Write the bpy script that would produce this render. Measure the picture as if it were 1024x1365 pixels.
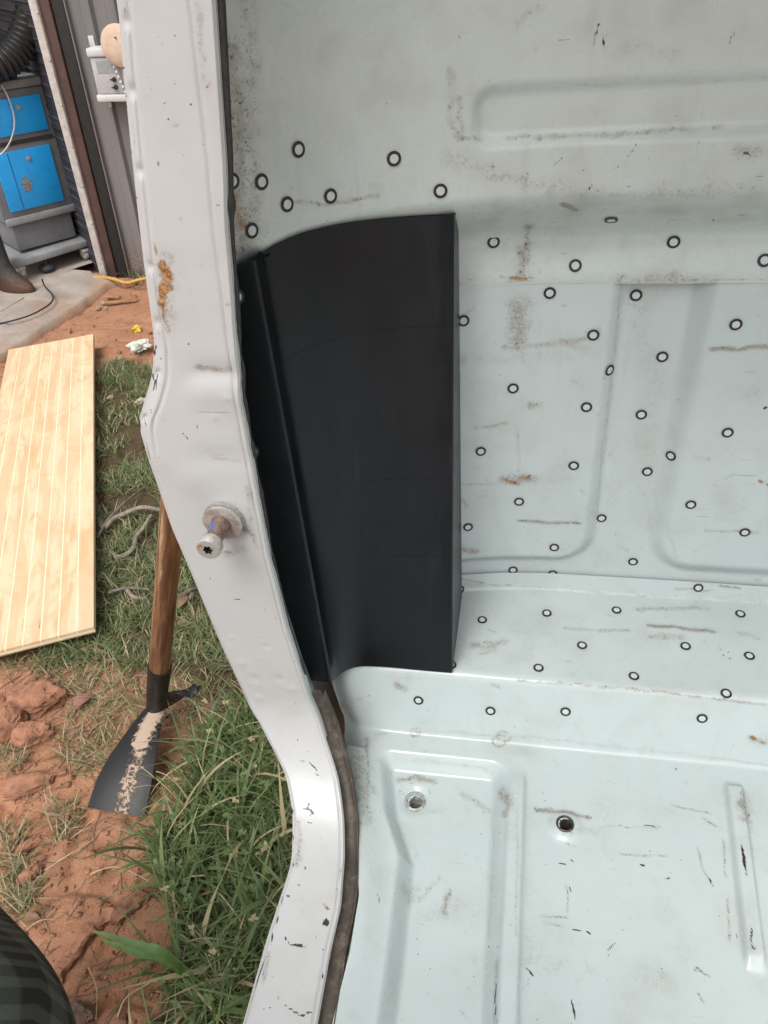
import bpy, bmesh, math, random
import numpy as np
from mathutils import Vector, Matrix
from mathutils.bvhtree import BVHTree

random.seed(7)
rng = np.random.default_rng(11)
for o in list(bpy.data.objects):
    bpy.data.objects.remove(o)
S = bpy.context.scene
COL = S.collection

# ------------------------------------------------------------------ camera
# axes of the place: X across the cab, Y towards the back of the cab, Z up; metres
CAM = np.array([0.0, 0.0, 1.5])
_f = 1024.0
_V = np.array([118, 1318, 1024.0]); _V /= np.linalg.norm(_V)
_L = np.array([5912, 330, -1024.0]); _L -= _V * (_L @ _V); _L /= np.linalg.norm(_L)
_Y = np.cross(_L, -_V)
if _Y[2] < 0: _Y = -_Y
RW = np.array([_L, _Y, -_V])
cd = bpy.data.cameras.new('camera'); cam = bpy.data.objects.new('camera', cd); COL.objects.link(cam)
cd.sensor_fit = 'HORIZONTAL'; cd.sensor_width = 36.0; cd.lens = 36.0
cd.clip_start = 0.01; cd.clip_end = 300.0
_r, _u, _b = RW @ np.array([1, 0, 0]), RW @ np.array([0, -1, 0]), RW @ np.array([0, 0, -1])
cam.matrix_world = Matrix(((_r[0], _u[0], _b[0], CAM[0]), (_r[1], _u[1], _b[1], CAM[1]), (_r[2], _u[2], _b[2], CAM[2]), (0, 0, 0, 1)))
S.camera = cam

# ------------------------------------------------------------------ light
SUN_EL, SUN_AZ = 58.0, 192.0           # azimuth of the sun measured from +Y clockwise
w = bpy.data.worlds.new('World'); S.world = w; w.use_nodes = True
wn = w.node_tree.nodes; wl = w.node_tree.links
bg = wn['Background']
sky = wn.new('ShaderNodeTexSky'); sky.sky_type = 'NISHITA'; sky.sun_disc = False
sky.sun_elevation = math.radians(SUN_EL); sky.sun_rotation = math.radians(SUN_AZ)
sky.dust_density = 4.0; sky.air_density = 1.0
hs = wn.new('ShaderNodeHueSaturation'); hs.inputs['Saturation'].default_value = 0.30
wl.new(sky.outputs[0], hs.inputs['Color']); wl.new(hs.outputs[0], bg.inputs[0])
bg.inputs[1].default_value = 0.15
sd = bpy.data.lights.new('sun', 'SUN'); sd.energy = 1.2; sd.angle = math.radians(30); sd.color = (1, .97, .93)
sun = bpy.data.objects.new('sun', sd); COL.objects.link(sun)
_az, _el = math.radians(SUN_AZ), math.radians(SUN_EL)
_d = Vector((math.sin(_az) * math.cos(_el), math.cos(_az) * math.cos(_el), math.sin(_el)))
sun.rotation_euler = _d.to_track_quat('Z', 'Y').to_euler()
S.view_settings.view_transform = 'Standard'; S.view_settings.look = 'None'
S.view_settings.gamma = 1.0; S.view_settings.use_curve_mapping = False
S.view_settings.exposure = 0.55
S.render.engine = 'CYCLES'
S.cycles.max_bounces = 6; S.cycles.diffuse_bounces = 3; S.cycles.glossy_bounces = 2; S.cycles.transmission_bounces = 2

# ------------------------------------------------------------------ helpers
def ray(x, y):
    return RW @ np.array([(x - 512) / _f, (y - 682.5) / _f, 1.0])
def onY(x, y, c): r = ray(x, y); return CAM + r * (c / r[1])
def onZ(x, y, c): r = ray(x, y); return CAM + r * ((c - CAM[2]) / r[2])

def tag(o, label=None, cat=None, group=None, kind=None):
    if label: o['label'] = label
    if cat: o['category'] = cat
    if group: o['group'] = group
    if kind: o['kind'] = kind
    return o
def empty(name, loc=(0, 0, 0), label=None, cat=None, group=None):
    o = bpy.data.objects.new(name, None); COL.objects.link(o); o.location = loc
    o.empty_display_size = .05
    return tag(o, label, cat, group)
def link(name, me, mat=None, _unused=None, sharp=None, smooth=True):
    o = bpy.data.objects.new(name, me); COL.objects.link(o)
    if mat is not None:
        for m in (mat if isinstance(mat, (list, tuple)) else [mat]): me.materials.append(m)
    if smooth:
        me.polygons.foreach_set('use_smooth', np.ones(len(me.polygons), dtype=bool))
        if sharp is not None: me.set_sharp_from_angle(angle=math.radians(sharp))
    return o
def adopt(o, p):
    """parent, keeping world coordinates (parts are written in world coordinates)"""
    root = p
    while root.parent is not None: root = root.parent
    o.parent = p
    if p is root: o.matrix_parent_inverse = Matrix.Translation(-Vector(root.location))
    return o
def mesh_from(V, F, name='mesh'):
    me = bpy.data.meshes.new(name); me.from_pydata([tuple(v) for v in V], [], [tuple(f) for f in F]); me.update(); return me
def quads(V, Q, name='mesh', keep=None):
    """fast quad mesh from numpy arrays"""
    V = np.ascontiguousarray(V, dtype=np.float32); Q = np.ascontiguousarray(Q, dtype=np.int32)
    me = bpy.data.meshes.new(name); me.vertices.add(len(V)); me.vertices.foreach_set('co', V.ravel())
    me.loops.add(Q.size); me.loops.foreach_set('vertex_index', Q.ravel())
    me.polygons.add(len(Q)); me.polygons.foreach_set('loop_start', np.arange(0, Q.size, Q.shape[1], dtype=np.int32))
    me.update(calc_edges=True); me.validate()
    return me
def gridq(n, m, flip=False):
    i, j = np.meshgrid(np.arange(n - 1), np.arange(m - 1), indexing='ij'); a = (i * m + j).ravel()
    q = np.stack([a, a + 1, a + m + 1, a + m], 1)
    return q[:, ::-1] if flip else q
def grid_mesh(G, flip=False, mask=None, name='mesh'):
    n, m, _ = G.shape; q = gridq(n, m, flip)
    if mask is not None: q = q[mask[:-1, :-1].ravel()]
    return quads(G.reshape(-1, 3), q, name)
def set_attr(me, name, arr):
    a = me.attributes.new(name, 'FLOAT_COLOR', 'POINT')
    arr = np.ascontiguousarray(arr, dtype=np.float32)
    a.data.foreach_set('color', arr.ravel())
def box_vf(a, b):
    x0, y0, z0 = a; x1, y1, z1 = b
    V = [(x0,y0,z0),(x1,y0,z0),(x1,y1,z0),(x0,y1,z0),(x0,y0,z1),(x1,y0,z1),(x1,y1,z1),(x0,y1,z1)]
    F = [(0,3,2,1),(4,5,6,7),(0,1,5,4),(1,2,6,5),(2,3,7,6),(3,0,4,7)]
    return V, F
class MB:
    """collects shapes into one mesh"""
    def __init__(s): s.V = []; s.F = []; s.M = []
    def add(s, V, F, T=None, mi=0):
        k = len(s.V)
        for v in V: s.V.append(tuple(T(v)) if T else tuple(v))
        for f in F: s.F.append(tuple(i + k for i in f)); s.M.append(mi)
        return s
    def box(s, a, b, T=None, mi=0): return s.add(*box_vf(a, b), T, mi)
    def build(s, name, mat, parent=None, bevel=0, sharp=35, seg=2):
        me = mesh_from(s.V, s.F, name)
        me.polygons.foreach_set('material_index', s.M)
        if bevel:
            bm = bmesh.new(); bm.from_mesh(me)
            bmesh.ops.bevel(bm, geom=[e for e in bm.edges if e.is_manifold and e.calc_face_angle(0) > .5], offset=bevel, segments=seg, profile=.5, affect='EDGES', clamp_overlap=True)
            bm.to_mesh(me); bm.free()
        o = link(name, me, mat, None, sharp)
        if parent is not None: adopt(o, parent)
        return o
def tube_vf(path, rad, n=8, cap=True):
    P = np.array(path, dtype=float); k = len(P)
    R = np.full(k, rad) if np.isscalar(rad) else np.array(rad, dtype=float)
    T = np.gradient(P, axis=0); T /= np.linalg.norm(T, axis=1)[:, None] + 1e-12
    nrm = np.cross(T[0], [0.3, .1, 1.0]); nrm /= np.linalg.norm(nrm); V = []; F = []
    for i in range(k):
        nrm = nrm - T[i] * (nrm @ T[i]); nrm /= np.linalg.norm(nrm); b = np.cross(T[i], nrm)
        for j in range(n):
            a = 2 * math.pi * j / n; V.append(P[i] + R[i] * (math.cos(a) * nrm + math.sin(a) * b))
    for i in range(k - 1):
        for j in range(n):
            F.append((i*n+j, i*n+(j+1) % n, (i+1)*n+(j+1) % n, (i+1)*n+j))
    if cap: F.append(tuple(range(n))[::-1]); F.append(tuple((k-1)*n + j for j in range(n)))
    return V, F
def lathe_vf(prof, n=32, org=(0,0,0), axis='Z', k=1.0):
    """prof: list of (radius, height); axis Z or -Y"""
    V = []; F = []
    for (r, h) in prof:
        r *= k; h *= (1 if k == 1 else .88)
        for j in range(n):
            a = 2 * math.pi * j / n; c, s_ = r * math.cos(a), r * math.sin(a)
            V.append((org[0] + c, org[1] + s_, org[2] + h) if axis == 'Z' else (org[0] + c, org[1] - h, org[2] + s_))
    for i in range(len(prof) - 1):
        for j in range(n):
            q = (i*n+j, i*n+(j+1) % n, (i+1)*n+(j+1) % n, (i+1)*n+j)
            F.append(q)
    return V, F
def spline(pts, n):
    """catmull-rom through pts, n samples"""
    P = np.array(pts, dtype=float); t = np.linspace(0, len(P) - 1, n); out = []
    for x in t:
        i = min(int(x), len(P) - 2); u = x - i
        p0, p1, p2, p3 = P[max(i-1, 0)], P[i], P[i+1], P[min(i+2, len(P)-1)]
        out.append(.5 * ((2*p1) + (-p0+p2)*u + (2*p0-5*p1+4*p2-p3)*u*u + (-p0+3*p1-3*p2+p3)*u**3))
    return np.array(out)
def sstep(a, b, x):
    t = np.clip((x - a) / (b - a), 0, 1); return t * t * (3 - 2 * t)
def _hash(ix, iy, iz, seed):
    h = (ix.astype(np.int64) * 374761393 + iy.astype(np.int64) * 668265263 + iz.astype(np.int64) * 1274126177 + seed * 974634777) & 0xFFFFFFFF
    h = ((h ^ (h >> 13)) * 1274126177) & 0xFFFFFFFF
    h = ((h ^ (h >> 16)) * 2246822519) & 0xFFFFFFFF
    return ((h ^ (h >> 15)) & 0xFFFFFF) / float(0xFFFFFF)
def vnoise(P, sc, seed=0):
    P = np.asarray(P, dtype=float) * sc; i = np.floor(P).astype(np.int64); f = P - i; f = f * f * (3 - 2 * f); r = 0
    for a in (0, 1):
        for b in (0, 1):
            for c in (0, 1):
                wgt = (f[..., 0] if a else 1 - f[..., 0]) * (f[..., 1] if b else 1 - f[..., 1]) * (f[..., 2] if c else 1 - f[..., 2])
                r = r + wgt * _hash(i[..., 0] + a, i[..., 1] + b, i[..., 2] + c, seed)
    return r
def fbm(P, sc, seed=0, oc=4):
    r = 0; a = .5
    for k in range(oc): r = r + a * vnoise(P, sc * 2 ** k, seed + k); a *= .5
    return r / (1 - .5 ** oc)
def inpoly(x, y, poly):
    r = np.zeros(np.shape(x), dtype=bool); n = len(poly)
    for i in range(n):
        x0, y0 = poly[i][:2]; x1, y1 = poly[(i + 1) % n][:2]
        c = ((y0 > y) != (y1 > y)) & (x < (x1 - x0) * (y - y0) / (y1 - y0 + 1e-12) + x0); r ^= c
    return r

# ------------------------------------------------------------------ materials
class NT:
    def __init__(s, name):
        s.m = bpy.data.materials.new(name); s.m.use_nodes = True; s.t = s.m.node_tree; s.n = s.t.nodes; s.l = s.t.links
        s.p = s.n['Principled BSDF']; s.co = s.n.new('ShaderNodeTexCoord').outputs['Object']
    def lk(s, a, b): s.l.new(a, b)
    def _in(s, sock, v):
        if hasattr(v, 'is_linked') or hasattr(v, 'node'): s.l.new(v, sock)
        elif v is not None: sock.default_value = v if not (isinstance(v, tuple) and len(v) == 3 and sock.type == 'RGBA') else (*v, 1)
    def noise(s, sc, det=4, rough=.55, vec=None, dist=0):
        n = s.n.new('ShaderNodeTexNoise'); n.inputs['Scale'].default_value = sc; n.inputs['Detail'].default_value = det
        n.inputs['Roughness'].default_value = rough; n.inputs['Distortion'].default_value = dist
        s.l.new(vec or s.co, n.inputs['Vector']); return n.outputs['Fac']
    def voro(s, sc, vec=None, feat='F1', out='Distance'):
        n = s.n.new('ShaderNodeTexVoronoi'); n.inputs['Scale'].default_value = sc; n.feature = feat
        s.l.new(vec or s.co, n.inputs['Vector']); return n.outputs[out]
    def mapv(s, scale=(1,1,1), rot=(0,0,0), loc=(0,0,0), vec=None):
        n = s.n.new('ShaderNodeMapping'); n.inputs['Scale'].default_value = scale; n.inputs['Rotation'].default_value = rot; n.inputs['Location'].default_value = loc
        s.l.new(vec or s.co, n.inputs['Vector']); return n.outputs[0]
    def math(s, op, a, b=0.0, c=None):
        n = s.n.new('ShaderNodeMath'); n.operation = op; s._in(n.inputs[0], a); s._in(n.inputs[1], b)
        if c is not None: s._in(n.inputs[2], c)
        return n.outputs[0]
    def rng(s, v, a, b, c=0.0, d=1.0):
        n = s.n.new('ShaderNodeMapRange'); n.interpolation_type = 'SMOOTHSTEP'; s._in(n.inputs[0], v)
        for i, x in enumerate((a, b, c, d)): n.inputs[1 + i].default_value = x
        return n.outputs[0]
    def mix(s, f, a, b):
        n = s.n.new('ShaderNodeMix'); n.data_type = 'RGBA'; s._in(n.inputs[0], f); s._in(n.inputs[6], a); s._in(n.inputs[7], b); return n.outputs[2]
    def attr(s, name):
        n = s.n.new('ShaderNodeAttribute'); n.attribute_name = name; return n.outputs['Color']
    def sep(s, c):
        n = s.n.new('ShaderNodeSeparateColor'); s.l.new(c, n.inputs[0]); return n.outputs
    def xyz(s, v=None):
        n = s.n.new('ShaderNodeSeparateXYZ'); s.l.new(v or s.co, n.inputs[0]); return n.outputs
    def bump(s, h, strength=.3, dist=.002):
        n = s.n.new('ShaderNodeBump'); n.inputs['Strength'].default_value = strength; n.inputs['Distance'].default_value = dist
        s.l.new(h, n.inputs['Height']); s.l.new(n.outputs[0], s.p.inputs['Normal']); return n
    def set(s, color=None, rough=None, metal=None, spec=None, coat=None):
        if color is not None: s._in(s.p.inputs['Base Color'], color)
        if rough is not None: s._in(s.p.inputs['Roughness'], rough)
        if metal is not None: s._in(s.p.inputs['Metallic'], metal)
        if spec is not None: s._in(s.p.inputs['Specular IOR Level'], spec)
        if coat is not None: s._in(s.p.inputs['Coat Weight'], coat)
        return s.m

def paint(name, base, alt, rough=.34, speck=.5, grime=(.30, .26, .19), gr=1.0):
    """worn painted sheet steel; 'wear' attribute: R rust, G dirt and painted shade lines, B bare dark metal"""
    t = NT(name)
    big = t.rng(t.noise(5, 3, .6), .3, .72)
    c = t.mix(t.math('MULTIPLY', big, .55), base, alt)
    cloud = t.rng(t.noise(22, 4, .6), .42, .85)
    c = t.mix(t.math('MULTIPLY', cloud, min(.26 * gr, .6)), c, grime)
    streak = t.rng(t.noise(1.0, 3, .6, t.mapv((55, 55, 6))), .56, .80)
    c = t.mix(t.math('MULTIPLY', streak, .14 * gr), c, grime)
    wr = t.sep(t.attr('wear_shade'))
    n1 = t.noise(160, 3, .7); n2 = t.noise(420, 2, .7); n3 = t.noise(60, 3, .65)
    # dirt, and the shade lines painted with it
    nn = t.math('MULTIPLY', t.math('SUBTRACT', t.math('ADD', t.math('MULTIPLY', n1, .65), t.math('MULTIPLY', n3, .35)), .5), 2.0)
    d = t.math('ADD', t.math('MULTIPLY', t.math('MULTIPLY', t.rng(t.math('ADD', wr[1], nn), .16, .80), t.rng(wr[1], .03, .30)), .55), t.math('MULTIPLY', wr[1], .32))
    gk = t.math('MULTIPLY', t.rng(n2, .57, .66), t.rng(wr[1], .12, .5))
    c = t.mix(t.math('MULTIPLY', d, .85), c, t.mix(t.rng(n3, .3, .7), (.13, .102, .075), (.29, .24, .175)))
    c = t.mix(t.math('MULTIPLY', gk, .7), c, (.05, .042, .035))
    # rust
    r = t.math('MULTIPLY', t.rng(t.math('ADD', wr[0], t.math('MULTIPLY', n1, .9)), .74, 1.10), t.rng(wr[0], .04, .14))
    c = t.mix(r, c, t.mix(t.rng(n2, .35, .65), (.15, .062, .022), (.42, .23, .085)))
    # dark bare metal / scratches
    k = t.rng(t.math('ADD', t.math('MULTIPLY', wr[2], .9), t.math('MULTIPLY', n2, .5)), .64, .84)
    c = t.mix(k, c, t.mix(n2, (.012, .011, .012), (.06, .045, .04)))
    # hairline scratches in two directions
    hl = t.math('MAXIMUM', t.rng(t.noise(1.0, 2, .5, t.mapv((14, 520, 520), (.3, .25, .2))), .735, .76), t.rng(t.noise(1.0, 2, .5, t.mapv((430, 430, 12), (.35, .2, .9))), .735, .76))
    hl = t.math('MULTIPLY', hl, t.rng(t.noise(9, 2, .6), .50, .62))
    c = t.mix(t.math('MULTIPLY', hl, .55), c, (.10, .09, .08))
    # fine specks of chipped paint
    sp = t.math('MULTIPLY', t.rng(t.noise(330, 2, .5), .735, .755), t.rng(t.noise(14, 3, .6), .50, .62))
    c = t.mix(t.math('MULTIPLY', sp, speck), c, (.05, .04, .035))
    rg = t.math('ADD', t.rng(cloud, 0, 1, rough - .05, rough + .16), t.math('MULTIPLY', t.math('ADD', d, r), .3))
    t.set(c, rg, 0.0, .5)
    h = t.math('ADD', t.math('MULTIPLY', t.noise(90, 3, .5), .5), t.math('ADD', t.math('MULTIPLY', k, -.6), t.math('MULTIPLY', r, .5)))
    t.bump(h, .22, .0012)
    return t.m
def simple(name, a, b=None, sc=40, rough=.5, metal=0, bump=.15, dist=.002, spec=.5, det=5):
    t = NT(name); b = b or tuple(x * .6 for x in a)
    n = t.noise(sc, det, .65); t.set(t.mix(t.rng(n, .3, .7), a, b), t.rng(t.noise(sc * 2.3, 4), .25, .75, max(rough - .12, .05), min(rough + .12, 1)), metal, spec)
    if bump: t.bump(n, bump, dist)
    return t.m

M_mint = paint('mint_painted_steel', (.475, .545, .54), (.535, .595, .585), .22)
M_mint_up = paint('mint_painted_steel_upper', (.505, .575, .55), (.56, .615, .59), .32, .8, (.26, .26, .215), 1.4)  # same truck paint as M_mint, lightened to offset the shade under the roof
M_white = paint('white_painted_steel', (.475, .485, .48), (.53, .54, .535), .34, .6, (.30, .26, .2), .8)
M_groove = paint('groove_paint', (.032, .026, .022), (.065, .052, .043), .6, .6)
M_ring = simple('marker_black', (.012, .012, .014), (.02, .02, .022), 300, .55, bump=0)
M_dot = simple('marker_white', (.58, .61, .61), (.50, .53, .53), 300, .5, bump=0)
M_black = simple('black_sealant', (.012, .012, .012), (.03, .028, .026), 200, .55)
M_hole = simple('hole_dark', (.01, .01, .01), (.02, .018, .016), 200, .8)
M_steel = simple('worn_steel', (.52, .51, .49), (.32, .28, .25), 150, .36, .5, .3, .0008)

# ------------------------------------------------------------------ TRUCK CAB (setting-sized thing)
truck = empty('truck_cab', (-.25, .47, .0), 'pale mint and white stripped truck cab corner with open door frame', 'truck')

# plan curve of the back wall: straight on the right, swinging forward towards the door post on the left
_tx = np.array([-.245, -.234, -.206, -.176, -.156, -.115, -.081, 0.0, .05, 2.0])
_th = np.radians([53, 52, 49, 36, 26, 20, 15, 5, 0, 0])
_xs = np.linspace(.06, -.30, 1441); _ys = [.70]
for i in range(1, len(_xs)):
    _ys.append(_ys[-1] - .00025 * math.tan(np.interp(_xs[i], _tx, _th)))
_xs = _xs[::-1]; _ys = np.array(_ys)[::-1]
def wallY(X): return np.interp(X, _xs, _ys)
def wallN(X):
    th = np.interp(X, _tx, _th); return np.sin(th), -np.cos(th)
def sdbox(x, y, x0, x1, y0, y1, r):
    qx = np.abs(x - (x0 + x1) / 2) - (x1 - x0) / 2 + r; qy = np.abs(y - (y0 + y1) / 2) - (y1 - y0) / 2 + r
    return np.minimum(np.maximum(qx, qy), 0) + np.hypot(np.maximum(qx, 0), np.maximum(qy, 0)) - r
XCOLS = np.concatenate([np.arange(-.2644, .34, .0016), np.arange(.34, 1.13, .02)])
def wall_grid(xc, zc, part):
    X, Z = np.meshgrid(xc, zc, indexing='xy'); P3 = np.stack([X, Z, X * 0], -1)
    h = .0012 * (fbm(P3, 9, 3, 3) - .5) * 2
    if part == 'up':
        h = h + .050 * sstep(1.262, 1.320, Z) + .0120 * (1 - .75 * sstep(1.228, 1.262, Z))
        h = h - .0065 * (1 - sstep(-.007, .007, sdbox(X, Z, -.058, 1.05, 1.357, 1.3925, .013)))
        h = h - .010 * sstep(1.44, 1.60, Z)
    else:
        h = h + .0120 * (1 - sstep(-.011, .009, sdbox(X, Z, -.6, .079, .892, 1.5, .040)))
        h = h + .0105 * (1 - sstep(-.014, .011, sdbox(X, Z, .149, .62, .888, 1.5, .045)))
        h = h + .0105 * (1 - sstep(-.014, .011, sdbox(X, Z, .70, 1.4, .888, 1.5, .045)))
    nx, ny = wallN(X)
    return np.stack([X + nx * h, wallY(X) + ny * h, Z], -1)
def zr(a, b, s): return np.linspace(a, b, int(round((b - a) / s)) + 1)
G_up = wall_grid(XCOLS, np.concatenate([zr(1.2265, 1.50, .0016), zr(1.51, 1.62, .01)]), 'up')
G_lo = wall_grid(XCOLS, zr(.838, 1.230, .0016), 'lo')

def on_profile(JP, JL, x, y):
    r = ray(x, y)
    for i in range(len(JP) - 1):
        a, b = JP[i], JP[i+1]
        A = np.array([[r[1], -(b[0]-a[0])], [r[2], -(b[1]-a[1])]]); rhs = np.array([a[0] - 0, a[1] - 1.5])
        try: lam, s_ = np.linalg.solve(A, rhs)
        except Exception: continue
        if lam > 0 and -1e-6 <= s_ <= 1 + 1e-6:
            return JL[i] + s_ * (JL[i+1] - JL[i]), lam * r[0]
    return None
# floor pan: profile swept across the cab: weld lip, ledge, riser, floor
def fillet_poly(pts, rad, step):
    out = [np.array(pts[0])]
    for i in range(1, len(pts) - 1):
        p, a, b = np.array(pts[i]), np.array(pts[i-1]), np.array(pts[i+1]); r = rad[i]
        u = (a - p) / np.linalg.norm(a - p); v = (b - p) / np.linalg.norm(b - p)
        ang = math.acos(np.clip(u @ v, -1, 1)); d = r / math.tan(ang / 2)
        for t in np.linspace(0, 1, 12):
            out.append((1-t)**2 * (p + u*d) + 2*t*(1-t) * p + t*t * (p + v*d))
    out.append(np.array(pts[-1])); out = np.array(out)
    L = np.concatenate([[0], np.cumsum(np.linalg.norm(np.diff(out, axis=0), axis=1))])
    return out, L
FP, FL = fillet_poly([(.6972, .866), (.693, .843), (.553, .8395), (.529, .7585), (-.62, .757)], [0, .005, .012, .005, 0], .002)
_t = np.concatenate([np.arange(0, .66, .0016), np.arange(.66, FL[-1], .02), [FL[-1]]])
FY, FZ = np.interp(_t, FL, FP[:, 0]), np.interp(_t, FL, FP[:, 1])
dY, dZ = np.gradient(FY, _t), np.gradient(FZ, _t)
FNy, FNz = dZ, -dY                         # left-hand normal: towards the camera / up
_l = np.hypot(FNy, FNz); FNy /= _l; FNz /= _l
# left edge of the pan along the groove, from the shelf down to the sill
_q = sorted(on_profile(FP, FL, *p) for p in ((434,900),(440,925),(450,955),(462,995),(470,1040),(474,1090),(477,1140),(480,1200),(468,1275),(446,1365)))
XLt = np.array([0] + [q[0] for q in _q] + [1.6]); XLx = np.array([-.222] + [q[1] for q in _q] + [_q[-1][1]])
HOLES = [(-.0985, .4585, .0075), (.059, .436, .0068)]
def floor_grid(us, tsel=slice(None)):
    t = _t[tsel]; xl = np.interp(t, XLt, XLx); y0, z0, ny, nz = FY[tsel], FZ[tsel], FNy[tsel], FNz[tsel]
    X = xl[:, None] + us[None, :] ** 1.0
    Yb = np.repeat(y0[:, None], X.shape[1], 1); Zb = np.repeat(z0[:, None], X.shape[1], 1)
    shift = (wallY(X) - .70) * sstep(.55, .69, Yb); Yb = Yb + shift
    on = sstep(.262, .275, t)[:, None] * np.ones_like(X)      # only on the flat floor
    P3 = np.stack([X, Yb, Zb * 0], -1)
    h = .0016 * (fbm(P3, 7, 21, 3) - .5) * 2
    edge = us[None, :] * np.ones_like(X)
    h = h + on * .010 * (1 - sstep(0.0, .034, edge))
    h = h - (1 - on) * .014 * (1 - sstep(0.0, .030, edge)) ** 1.5
    # footwell recess
    lb = np.interp(Yb, [-.62, .287, .385, .431, .503, .53], [-.094, -.097, -.101, -.124, -.143, -.146])
    rb = np.interp(Yb, [-.62, .25, .51], [.004, -.002, -.006])
    sd_ = np.maximum(np.maximum(lb - X, X - rb), Yb - .502)
    qx = np.maximum(np.maximum(lb - X, X - rb) + .015, 0); qy = np.maximum(Yb - .502 + .015, 0)
    sd_ = np.where((qx > 0) & (qy > 0), np.hypot(qx, qy) - .015, sd_)
    depth = np.where(Yb > .432, .019 + .002 * (.502 - Yb) / .07, .021 + .003 * sstep(.432, .33, Yb))
    h = h - on * depth * (1 - sstep(-.013, .005, sd_))
    # rib beside the recess
    rib = (1 - sstep(.006, .0115, np.abs(X - .0095))) * sstep(.500, .47, Yb)
    h = h + on * .0060 * rib
    h = h - on * .0015 * (1 - sstep(0, .004, np.abs(X - .0245))) * sstep(.49, .46, Yb)
    # raised bead on the right, slightly splayed
    bx = X - (.232 - .09 * (.507 - Yb) * .8)
    bead = (1 - sstep(.006, .0105, np.abs(bx))) * sstep(.318, .335, Yb) * sstep(.515, .498, Yb)
    h = h + on * .0075 * bead
    bead2 = (1 - sstep(.006, .0105, np.abs(X - .62))) * sstep(.10, .12, Yb) * sstep(.515, .498, Yb)
    h = h + on * .0060 * bead2
    # dimples round the bolt holes and small dents
    for (hx, hy, r), s_ in zip(HOLES, (-.004, .0045)):
        rr = np.hypot(X - hx, Yb - hy); h = h + on * s_ * (1 - sstep(.008, .021, rr))
    for (dx, dy, r, a) in DENTS:
        h = h + a * np.exp(-((X - dx) ** 2 + (Yb - dy) ** 2 + (Zb - .757 - 0) ** 2 * .0) / (2 * r * r))
    return np.stack([X, Yb + ny[:, None] * h, Zb + nz[:, None] * h], -1)
DENTS = [(-.145, .518, .008, .002), (.012, .513, .007, .0025), (-.05, .30, .03, -.002), (.12, .33, .05, -.002), (.10, .24, .05, .0015), (.03, .64, .02, -.0015), (.17, .61, .03, -.002), (-.17, .555, .02, -.003)]
US = np.concatenate([np.arange(0, .56, .0016), np.arange(.56, 1.30, .02)])
G_fl = floor_grid(US)

# ---- door post + sill: swept strip. profile in (Y, Z)
_arc = [(.36 + .11 * math.cos(a), .88 + .11 * math.sin(a) * 1.0) for a in np.linspace(0, -math.pi / 2, 40)]
JP = np.array([(.47, 1.98)] + _arc + [(-.62, .77)])
JL = np.concatenate([[0], np.cumsum(np.linalg.norm(np.diff(JP, axis=0), axis=1))])
def on_jamb(x, y): return on_profile(JP, JL, x, y)
EL = [(151,0),(155,30),(160,95),(164,132),(172,211),(182,300),(188,350),(200,436),(203,463),(200,503),(188,545),(182,561),(183,574),(195,614),(209,653),(228,710),(250,760),(272,813),(294,865),(316,912),(331,945),(356,988),(380,1035),(389,1081),(389,1125),(388,1145),(383,1165),(356,1246),(323,1363)]
ER = [(288,0),(295,110),(302,220),(304,300),(311,385),(315,447),(323,531),(334,600),(344,653),(360,742),(373,793),(384,837),(399,883),(415,931),(436,988),(452,1039),(459,1091),(460,1142),(455,1208),(441,1269),(424,1365)]
def edge_fn(E_):
    q = sorted(on_jamb(*p) for p in E_); t = np.array([a for a, _ in q]); x = np.array([b for _, b in q])
    t = np.concatenate([[0], t, [JL[-1]]]); x = np.concatenate([[x[0] + .05], x, [x[-1] - .004]])
    tt = np.linspace(0, JL[-1], 1600); xx = np.interp(tt, t, x)
    k = np.exp(-np.linspace(-2.5, 2.5, 21) ** 2); k /= k.sum()
    xx = np.convolve(np.pad(xx, 10, mode='edge'), k, mode='valid'); return tt, xx
eL, eR = edge_fn(EL), edge_fn(ER)
JT = np.concatenate([np.arange(0, .42, .02), np.arange(.42, 1.66, .0018), np.arange(1.66, JL[-1], .02)])
JY, JZ = np.interp(JT, JL, JP[:, 0]), np.interp(JT, JL, JP[:, 1])
_g = np.gradient(JY, JT), np.gradient(JZ, JT); JNy, JNz = _g[1], -_g[0]; _l = np.hypot(JNy, JNz); JNy /= _l; JNz /= _l
XL_, XR_ = np.interp(JT, *eL), np.interp(JT, *eR)
def jt(x, y): return on_jamb(x, y)[0]
UU = np.concatenate([np.linspace(0, .16, 22), np.linspace(.17, .86, 46), np.linspace(.87, 1, 22)])
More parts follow.
